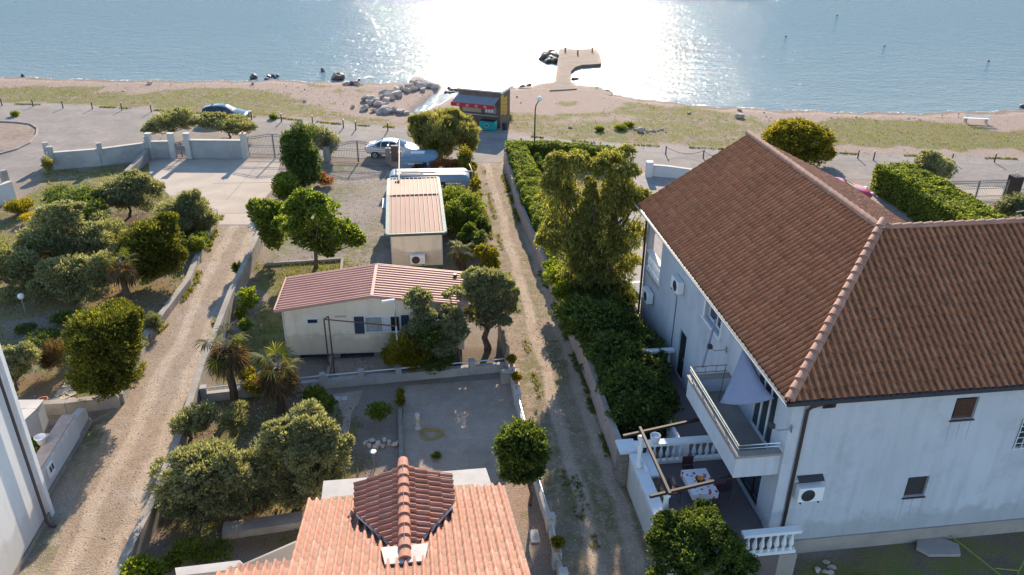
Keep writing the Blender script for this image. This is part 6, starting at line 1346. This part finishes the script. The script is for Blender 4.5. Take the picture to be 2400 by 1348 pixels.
tree('standard_tree', 'tiny round standard tree in front of the long overgrown hedge', (2142, 530), [(2152, 492, 18, 12)], L_olive, r=.04, L=.1, Wd=.05, lai=1.3)
shrub('oleander_bush', 'pale leafy bush at the right edge in front of the reed-clad pillar', [(2385, 478, 32, 24, 540), (2360, 490, 24, 20, 540), (2410, 490, 30, 24, 545)], L_lav, L=.16, Wd=.06, lai=1.3)
shrub('yellow_plants', 'yellow-flowering plants peeping over the wing ridge', [(2205, 530, 18, 7, 560), (2240, 528, 20, 8, 560)], L_yel, cat='plant', L=.15, Wd=.06, lai=.9)
shrub('corner_bush', 'large rounded glossy bush at the foot of the terrace corner', [(1625, 1270, 92, 62, 1400), (1580, 1290, 62, 58, 1400), (1690, 1290, 60, 55, 1400), (1640, 1225, 55, 34, 1380), (1620, 1330, 100, 45, 1420), (1720, 1320, 60, 40, 1410)], L_dark, L=.10, Wd=.06, lai=1.7, sub=.22, sat=4)
hedge('hedge', 'low dark plants along the foot of the shaded near wall', [(*hf.P(-1.2, 2.0, 0)[:2], .3, .25, 0), (*hf.P(-1.3, 3.6, 0)[:2], .3, .2, 0)], L_dark, lai=.6, L=.1, Wd=.03)

# palms
def palm(label, base, top, cr, lean=(0, 0), nf_=22, dead=26, fl=.62, petals=16, r0_=.15):
    g0 = at(*base); c = at_y(*top, g0[1]+lean[1]); t_ = thing('palm_tree', g0, label, 'palm tree'); k = MB(); n = 9
    pts = [g0+(c-g0)*i/(n-1)+np.array([.06*math.sin(i*.8), 0, 0]) for i in range(n)]
    k.tube(pts, [r0_*(1.15-.25*i/(n-1))*(1+.06*(i % 2)) for i in range(n)], 9); k.build('trunk', m_palmbark, t_)
    def fan(C, ax, ln, wdt, npet, droop, V):
        ax = ax/np.linalg.norm(ax); s_ = np.cross(ax, Z+rng.normal(0, .15, 3)); s_ /= np.linalg.norm(s_); up = np.cross(s_, ax)
        for i in range(npet):
            q = (i/(npet-1)-.5)*math.radians(230); d_ = ax*math.cos(q)+s_*math.sin(q)+up*.12*math.cos(q*2); l_ = ln*(1-.25*abs(q)/2)*rng.uniform(.85, 1.1)
            m2 = C+d_*l_*.55; e = C+d_*l_-Z*droop*l_*rng.uniform(.5, 1.2); w2 = np.cross(d_, up)*wdt
            V.append([C, m2+w2, e, m2-w2])
    V = []; st = MB()
    for i in range(nf_):
        a = 6.283*i*.382*1.0+rng.uniform(-.3, .3); el = rng.uniform(-.25, 1.25); d_ = np.array([math.cos(a)*math.cos(el), math.sin(a)*math.cos(el), math.sin(el)]); pl_ = cr*rng.uniform(.45, .7)
        h1 = c+d_*pl_*.6+Z*.05; h2 = c+d_*pl_-Z*.06*pl_; st.tube([c, h1, h2], [.022, .016, .012], 4); fan(h2, d_-Z*.35, fl*cr, .028, petals, .35, V)
    V = np.array(V); fastmesh('fronds', V.reshape(-1, 3), np.arange(len(V)*4).reshape(-1, 4), L_palm, t_); st.build('frond_stem', m_wood, t_)
    V = []
    for i in range(dead):
        a = rng.uniform(0, 6.283); o_ = np.array([math.cos(a), math.sin(a), 0]); C = c+o_*cr*rng.uniform(.12, .5)-Z*cr*rng.uniform(.05, .45); fan(C, o_*.45-Z*1.0, fl*cr*1.15, .026, petals, .25, V)
        for _ in range(10):
            q = c+o_*cr*rng.uniform(.05, .4)-Z*cr*rng.uniform(0, .5)+rng.normal(0, .06, 3); e = q+o_*.1+rng.normal(0, .1, 3)-Z*cr*rng.uniform(.4, .8); w2 = np.array([.02, .02, 0]); V.append([q, (q+e)/2+w2, e, (q+e)/2-w2])
    V = np.array(V); fastmesh('dead_fronds', V.reshape(-1, 3), np.arange(len(V)*4).reshape(-1, 4), L_dead, t_)
    return t_
palm('fan palm with brown skirt leaning left of the garden fence', (549, 948), (528, 812), 1.15, nf_=8, dead=50)
palm('fan palm with shaggy brown crown right of the leaning palm', (657, 965), (650, 862), 1.2, nf_=10, dead=50)
palm('fan palm with yellow fronds and ringed trunk beside the far round conifer', (305, 730), (283, 620), 1.0, nf_=9, dead=34)
palm('dwarf palm in the bushes right of the narrow mobile home', (1085, 632), (1082, 590), 1.0, nf_=20, dead=3, r0_=.12)
# lawn and weeds as real blades
def blades(name, label, region, n, h_, mat, dens=None):
    x0, x1, y0, y1 = region; X = rng.uniform(x0, x1, n); Y = rng.uniform(y0, y1, n)
    ix = np.clip(np.searchsorted(gx, X)-1, 0, len(gx)-1); iy = np.clip(np.searchsorted(gy, Y)-1, 0, len(gy)-1); g = grass[iy, ix]*(.35+1.3*vnoise(X, Y, .9, 9))*vnoise(X, Y, 3.1, 11)
    k = rng.random(n) < g*1.1
    for q in HARD: k &= ~inpoly(X, Y, q)
    X, Y = X[k], Y[k]; Zh = ground_h(X, Y); n = len(X)
    D = rng.normal(0, .45, (n, 3)); D[:, 2] = 1; D /= np.linalg.norm(D, axis=1)[:, None]; s_ = h_*rng.uniform(.5, 1.4, n)
    V, Q_ = leaf_quads(np.stack([X, Y, Zh], -1)+D*s_[:, None]*.5, D, rand_dirs(n), s_, s_*.35)
    return tag(fastmesh(name, V, Q_, mat), kind='stuff')

blades('seaside_grass', '', (-70, 60, 64, 92), 160000, .13, L_grass)
blades('garden_grass', '', (-45, -16, 22, 60), 90000, .14, L_grass)
blades('lawn_grass', '', (-15.2, -6.5, 31, 43.5), 30000, .10, L_grass)
blades('near_grass', '', (-14, -5, 20, 31), 30000, .11, L_grass)
for x, y, r_ in ((1475, 293, 12), (1455, 300, 14), (1405, 303, 10), (1190, 275, 10), (35, 268, 9), (640, 275, 9)): 
    shrub('grass_tuft', 'dark green grass tuft on the seaside strip', [(x, y, r_, 7, y+4)], L_hedge, cat='grass tuft', group='tufts on the seaside strip', L=.2, Wd=.03, lai=1.1, mode='up')

# ================================================================ SMALL THINGS
def pot(x, y, label, mat, r_=.2, z=0., soil_=True):
    c = at(x, y, z); t_ = thing('flower_pot', c, label, 'pot'); MB().lathe(c, [(r_*.65, .003), (r_, r_*1.5), (r_*1.12, r_*1.55), (r_*1.12, r_*1.75), (r_*.9, r_*1.75), (r_*.88, r_*1.4)], 16).build('pot', mat, t_, True)
pot(345, 803, 'clay flower pot beside the kerb under the lavender bush', m_terracotta, .22)
pot(104, 952, 'clay flower pot on the ground by the white planter', m_terracotta, .2)
pot(99, 1040, 'white flower pot with thick rim on the planter wall coping', m_trim, .19, 1.3)
shrub('potted_plant', 'leafy plant growing inside the white planter', [(72, 1050, 20, 20, 1085), (85, 1040, 12, 12, 1075)], L_hedge, cat='plant', L=.1, Wd=.05, lai=1.2)
k = MB(); c = at(1010, 1018); q = np.linspace(0, 2*math.pi*4.2, 90); rr = .18+.25*np.linspace(0, 1, 90)+.03*np.sin(np.arange(90)*.9)
k.tube([c+np.array([rr[i]*math.cos(q[i])*1.25, rr[i]*math.sin(q[i]), .03+.012*(i % 9)/9]) for i in range(90)], .013, 5); k.tube([at(990, 1003)+Z*.4, at(993, 1010)+Z*.03, at(1003, 1030)+Z*.03, c+np.array([.5, -.2, .03])], .013, 5)
tag(k.build('garden_hose', m_hose), 'coiled yellow garden hose on the courtyard gravel', 'hose')
st = thing('standpipe', at(980, 1005), 'small white garden standpipe column beside the hose', 'tap'); c = at(980, 1005); MB().lathe(c, [(.14, .003), (.14, .06), (.08, .12), (.08, .62), (.11, .66), (.09, .74)], 10).build('column', m_cap, st); MB().tube([c+Z*.5, c+Z*.5-np.array([0, .16, 0]), c+np.array([0, -.16, .44])], .018, 6).build('tap', m_steel, st)
for x, y, u_, v_, lab in ((792, 936, .35, .3, 'concrete drain cover in the side path, left one'), (806, 935, .3, .3, 'concrete drain cover in the side path, middle one'), (1253, 1258, .6, .3, 'pale paving slab below the clipped ball tree')):
    f = Fr(*at(x, y)[:2], 6); tag(MB().box(-u_/2, u_/2, -v_/2, v_/2, .004, .045, f).build('paving_slab', m_cap, None, bevel=.008), lab, 'slab')
for x, y, s_ in ((160, 905, .35), (172, 912, .3), (148, 918, .4), (165, 925, .42), (150, 932, .35), (138, 928, .3), (128, 940, .36), (146, 945, .34), (168, 938, .3), (135, 948, .25), (156, 900, .2)):
    c = at(x, y)[:2]; m_ = random.randint(5, 7); pts = [c+s_*random.uniform(.75, 1.1)*np.array([math.cos(6.28*i/m_), .8*math.sin(6.28*i/m_)])*.75 for i in range(m_)]
    tag(MB().prism(pts, .0, .05).build('flagstone', m_flag), 'irregular flagstone of the path beside the nearest round conifer', 'flagstone', 'flagstones of the garden path')
c = at(1196, 893); f = Fr(c[0], c[1], 6)
sk = thing('outdoor_sink', c, 'small concrete box with white bricks beside the fence corner', 'sink'); MB().box(-.25, .25, -.45, .4, .003, .5, f).build('body', m_concrete, sk); MB().box(-.12, .12, -.3, .25, .502, .56, f).build('brick', m_cap, sk)
dp = thing('drying_post', at(875, 1095), 'thin post with small white birdbath top in the planting bed', 'post'); c = at(878, 1100); MB().tube([c, c+Z*.75], .025, 6).build('post', m_wood, dp); MB().lathe(c+Z*.75, [(.03, 0), (.12, .06), (.13, .1), (.05, .07)], 10).build('dish', m_trim, dp, True)

k = MB(); a, b_, c, d_ = at(2218, 1258), at(2350, 1362), at(2330, 1340), at(2385, 1346); k.tube([a+Z*.15, b_+Z*.15], .02, 6); k.tube([c+Z*.15, d_+Z*.16], .018, 6); k.tube([d_+Z*.16, at(2405, 1310)+Z*.2], .018, 6); k.tube([a, a+Z*.15], .02, 6); k.tube([d_, d_+Z*.16], .02, 6)
tag(k.build('lime_rail', m_lime), 'lime-green painted rail in the grass at the bottom right', 'rail')
c = at(2195, 1285); mh = MB().prism([c[:2]+np.array(q) for q in ((-.75, -.1), (-.45, -.42), (.6, -.4), (.78, .1), (.3, .42), (-.5, .4))], .003, .12).build('drain_cover', m_plinth, None, bevel=.02); tag(mh, 'flat grey concrete slab at the foot of the shaded wall', 'slab')
MBh = MB(); c = at(1475, 712); q = np.linspace(0, 18, 60)
MBh.tube([c+np.array([(.25+.012*i)*math.cos(q[i])*.9, (.25+.012*i)*math.sin(q[i])*.7, .03+.1*(i % 11)/11]) for i in range(60)], .014, 5); tag(MBh.build('garden_hose', m_hose), 'loose heap of yellow hose by the porch steps of the large house', 'hose')
tag(MB().box(-.9, .9, -.03, .03, 1.9, 1.96, Fr(*at(2385, 560)[:2], -70)).build('street_sign_pole', m_steel), 'pale metal pole end above the wing ridge at the right edge', 'pole')



# loose stones, leaf litter and weeds
def inside(poly, n):
    P_ = np.array(poly); X = rng.uniform(P_[:, 0].min(), P_[:, 0].max(), n); Y = rng.uniform(max(P_[:, 1].min(), 17), P_[:, 1].max(), n); k = inpoly(X, Y, poly); return X[k], Y[k]
def stones(name, polys, n, r0, r1, mat, z0=.006):
    XY = [inside(p_, n) for p_ in polys]; X = np.concatenate([a for a, _ in XY]); Y = np.concatenate([b_ for _, b_ in XY]); n = len(X)
    r_ = rng.uniform(r0, r1, n)*rng.uniform(.5, 1, n); a = rng.uniform(0, 6.28, n); u = np.stack([np.cos(a), np.sin(a), 0*a], -1); v = np.stack([-np.sin(a), np.cos(a), 0*a], -1)*.7
    c = np.stack([X, Y, ground_h(X, Y)+z0], -1); R_ = r_[:, None]; top = c+Z*R_*.7
    V = np.stack([c+u*R_, c+v*R_, c-u*R_, c-v*R_, top+u*R_*.45, top+v*R_*.45, top-u*R_*.45, top-v*R_*.45], 1).reshape(-1, 3)
    b_ = (np.arange(n)*8)[:, None, None]; q = np.array([[4, 5, 6, 7], [0, 1, 5, 4], [1, 2, 6, 5], [2, 3, 7, 6], [3, 0, 4, 7]])[None]
    return tag(fastmesh(name, V, (b_+q).reshape(-1, 4), mat), kind='stuff')
m_st, t, b = _m('loose_stone'); g = t.nodes.new('ShaderNodeNewGeometry'); t.links.new(ramp(t, g.outputs['Random Per Island'], [(0, (.26, .20, .15)), (.6, (.42, .345, .28)), (1, (.66, .60, .52))]), b.inputs['Base Color']); b.inputs['Roughness'].default_value = .9

stones('loose_gravel', [wp([(1108, 384), (1183, 382), (1215, 500), (1300, 705), (1380, 905), (1452, 1115), (1488, 1200), (1565, 1360), (1312, 1360), (1292, 1200), (1240, 1010), (1215, 900), (1190, 790), (1150, 560)])], 9000, .015, .045, m_st)
stones('loose_gravel', [wp([(515, 530), (585, 528), (605, 580), (570, 650), (540, 720), (478, 880), (425, 1045), (365, 1200), (290, 1360), (60, 1360), (150, 1130), (285, 950), (345, 805), (440, 672)])], 9000, .012, .036, m_st)
stones('beach_pebbles', [[(-55, 80), (-10, 78), (-8, 88), (-55, 90)], [(1, 66), (50, 62), (50, 80), (12, 84)]], 3500, .03, .08, m_st, 0)
stones('loose_gravel', [wp([(0, 560), (280, 640), (400, 700), (290, 940), (0, 940)]), wp([(470, 930), (770, 905), (820, 960), (780, 1130), (430, 1300), (430, 1040)]), wp([(670, 380), (920, 392), (910, 630), (640, 600)])], 6000, .015, .05, m_st)
def weeds(name, lines, per_m, h_, mat):
    Ps = []
    for ln in lines:
        w_ = np.array(wp(ln))
        for a, b_ in zip(w_[:-1], w_[1:]):
            L = np.linalg.norm(b_-a); n = int(L*per_m); d_ = (b_-a)/L; n_ = np.array([d_[1], -d_[0]]); s_ = rng.random(n)*L
            k = vnoise(s_+a[0]*3, s_*0+a[1], .8, 13) > .5; s_ = s_[k]; n = len(s_); o_ = rng.normal(0, .09, n)
            q = a+np.outer(s_, d_)+np.outer(o_, n_); Ps.append(np.repeat(np.column_stack([q, np.zeros(n)]), 9, 0))
    P_ = np.vstack(Ps); n = len(P_); D = rng.normal(0, .6, (n, 3)); D[:, 2] = np.abs(D[:, 2])+.7; D /= np.linalg.norm(D, axis=1)[:, None]; s_ = h_*rng.uniform(.4, 1.5, n)
    V, Q_ = leaf_quads(P_+D*s_[:, None]*.5+rng.normal(0, .03, (n, 3))*[1, 1, 0], D, rand_dirs(n), s_, s_*.25); return tag(fastmesh(name, V, Q_, mat), kind='stuff')
weeds('wall_weeds', [[(520, 506), (505, 545), (455, 668), (360, 800), (296, 946)], [(600, 580), (566, 655), (535, 722), (503, 805), (470, 885), (420, 1048), (364, 1200)], [(1176, 400), (1208, 500), (1250, 600), (1292, 700), (1330, 800), (1370, 900), (1410, 1020), (1440, 1100)], [(1112, 400), (1150, 560), (1190, 790)], [(1238, 1000), (1275, 1160), (1310, 1260)], [(640, 276), (800, 292), (940, 300)], [(1190, 315), (1400, 336), (1730, 352)], [(0, 243), (280, 253), (600, 275)], [(1900, 358), (2400, 374)]], 26, .13, L_grass)
weeds('lane_weeds', [[(1135, 400), (1155, 500), (1190, 640), (1230, 800), (1270, 950), (1330, 1150), (1380, 1300)], [(1340, 1100), (1375, 1200), (1395, 1290)], [(1330, 1120), (1365, 1220)]], 22, .09, L_grass)
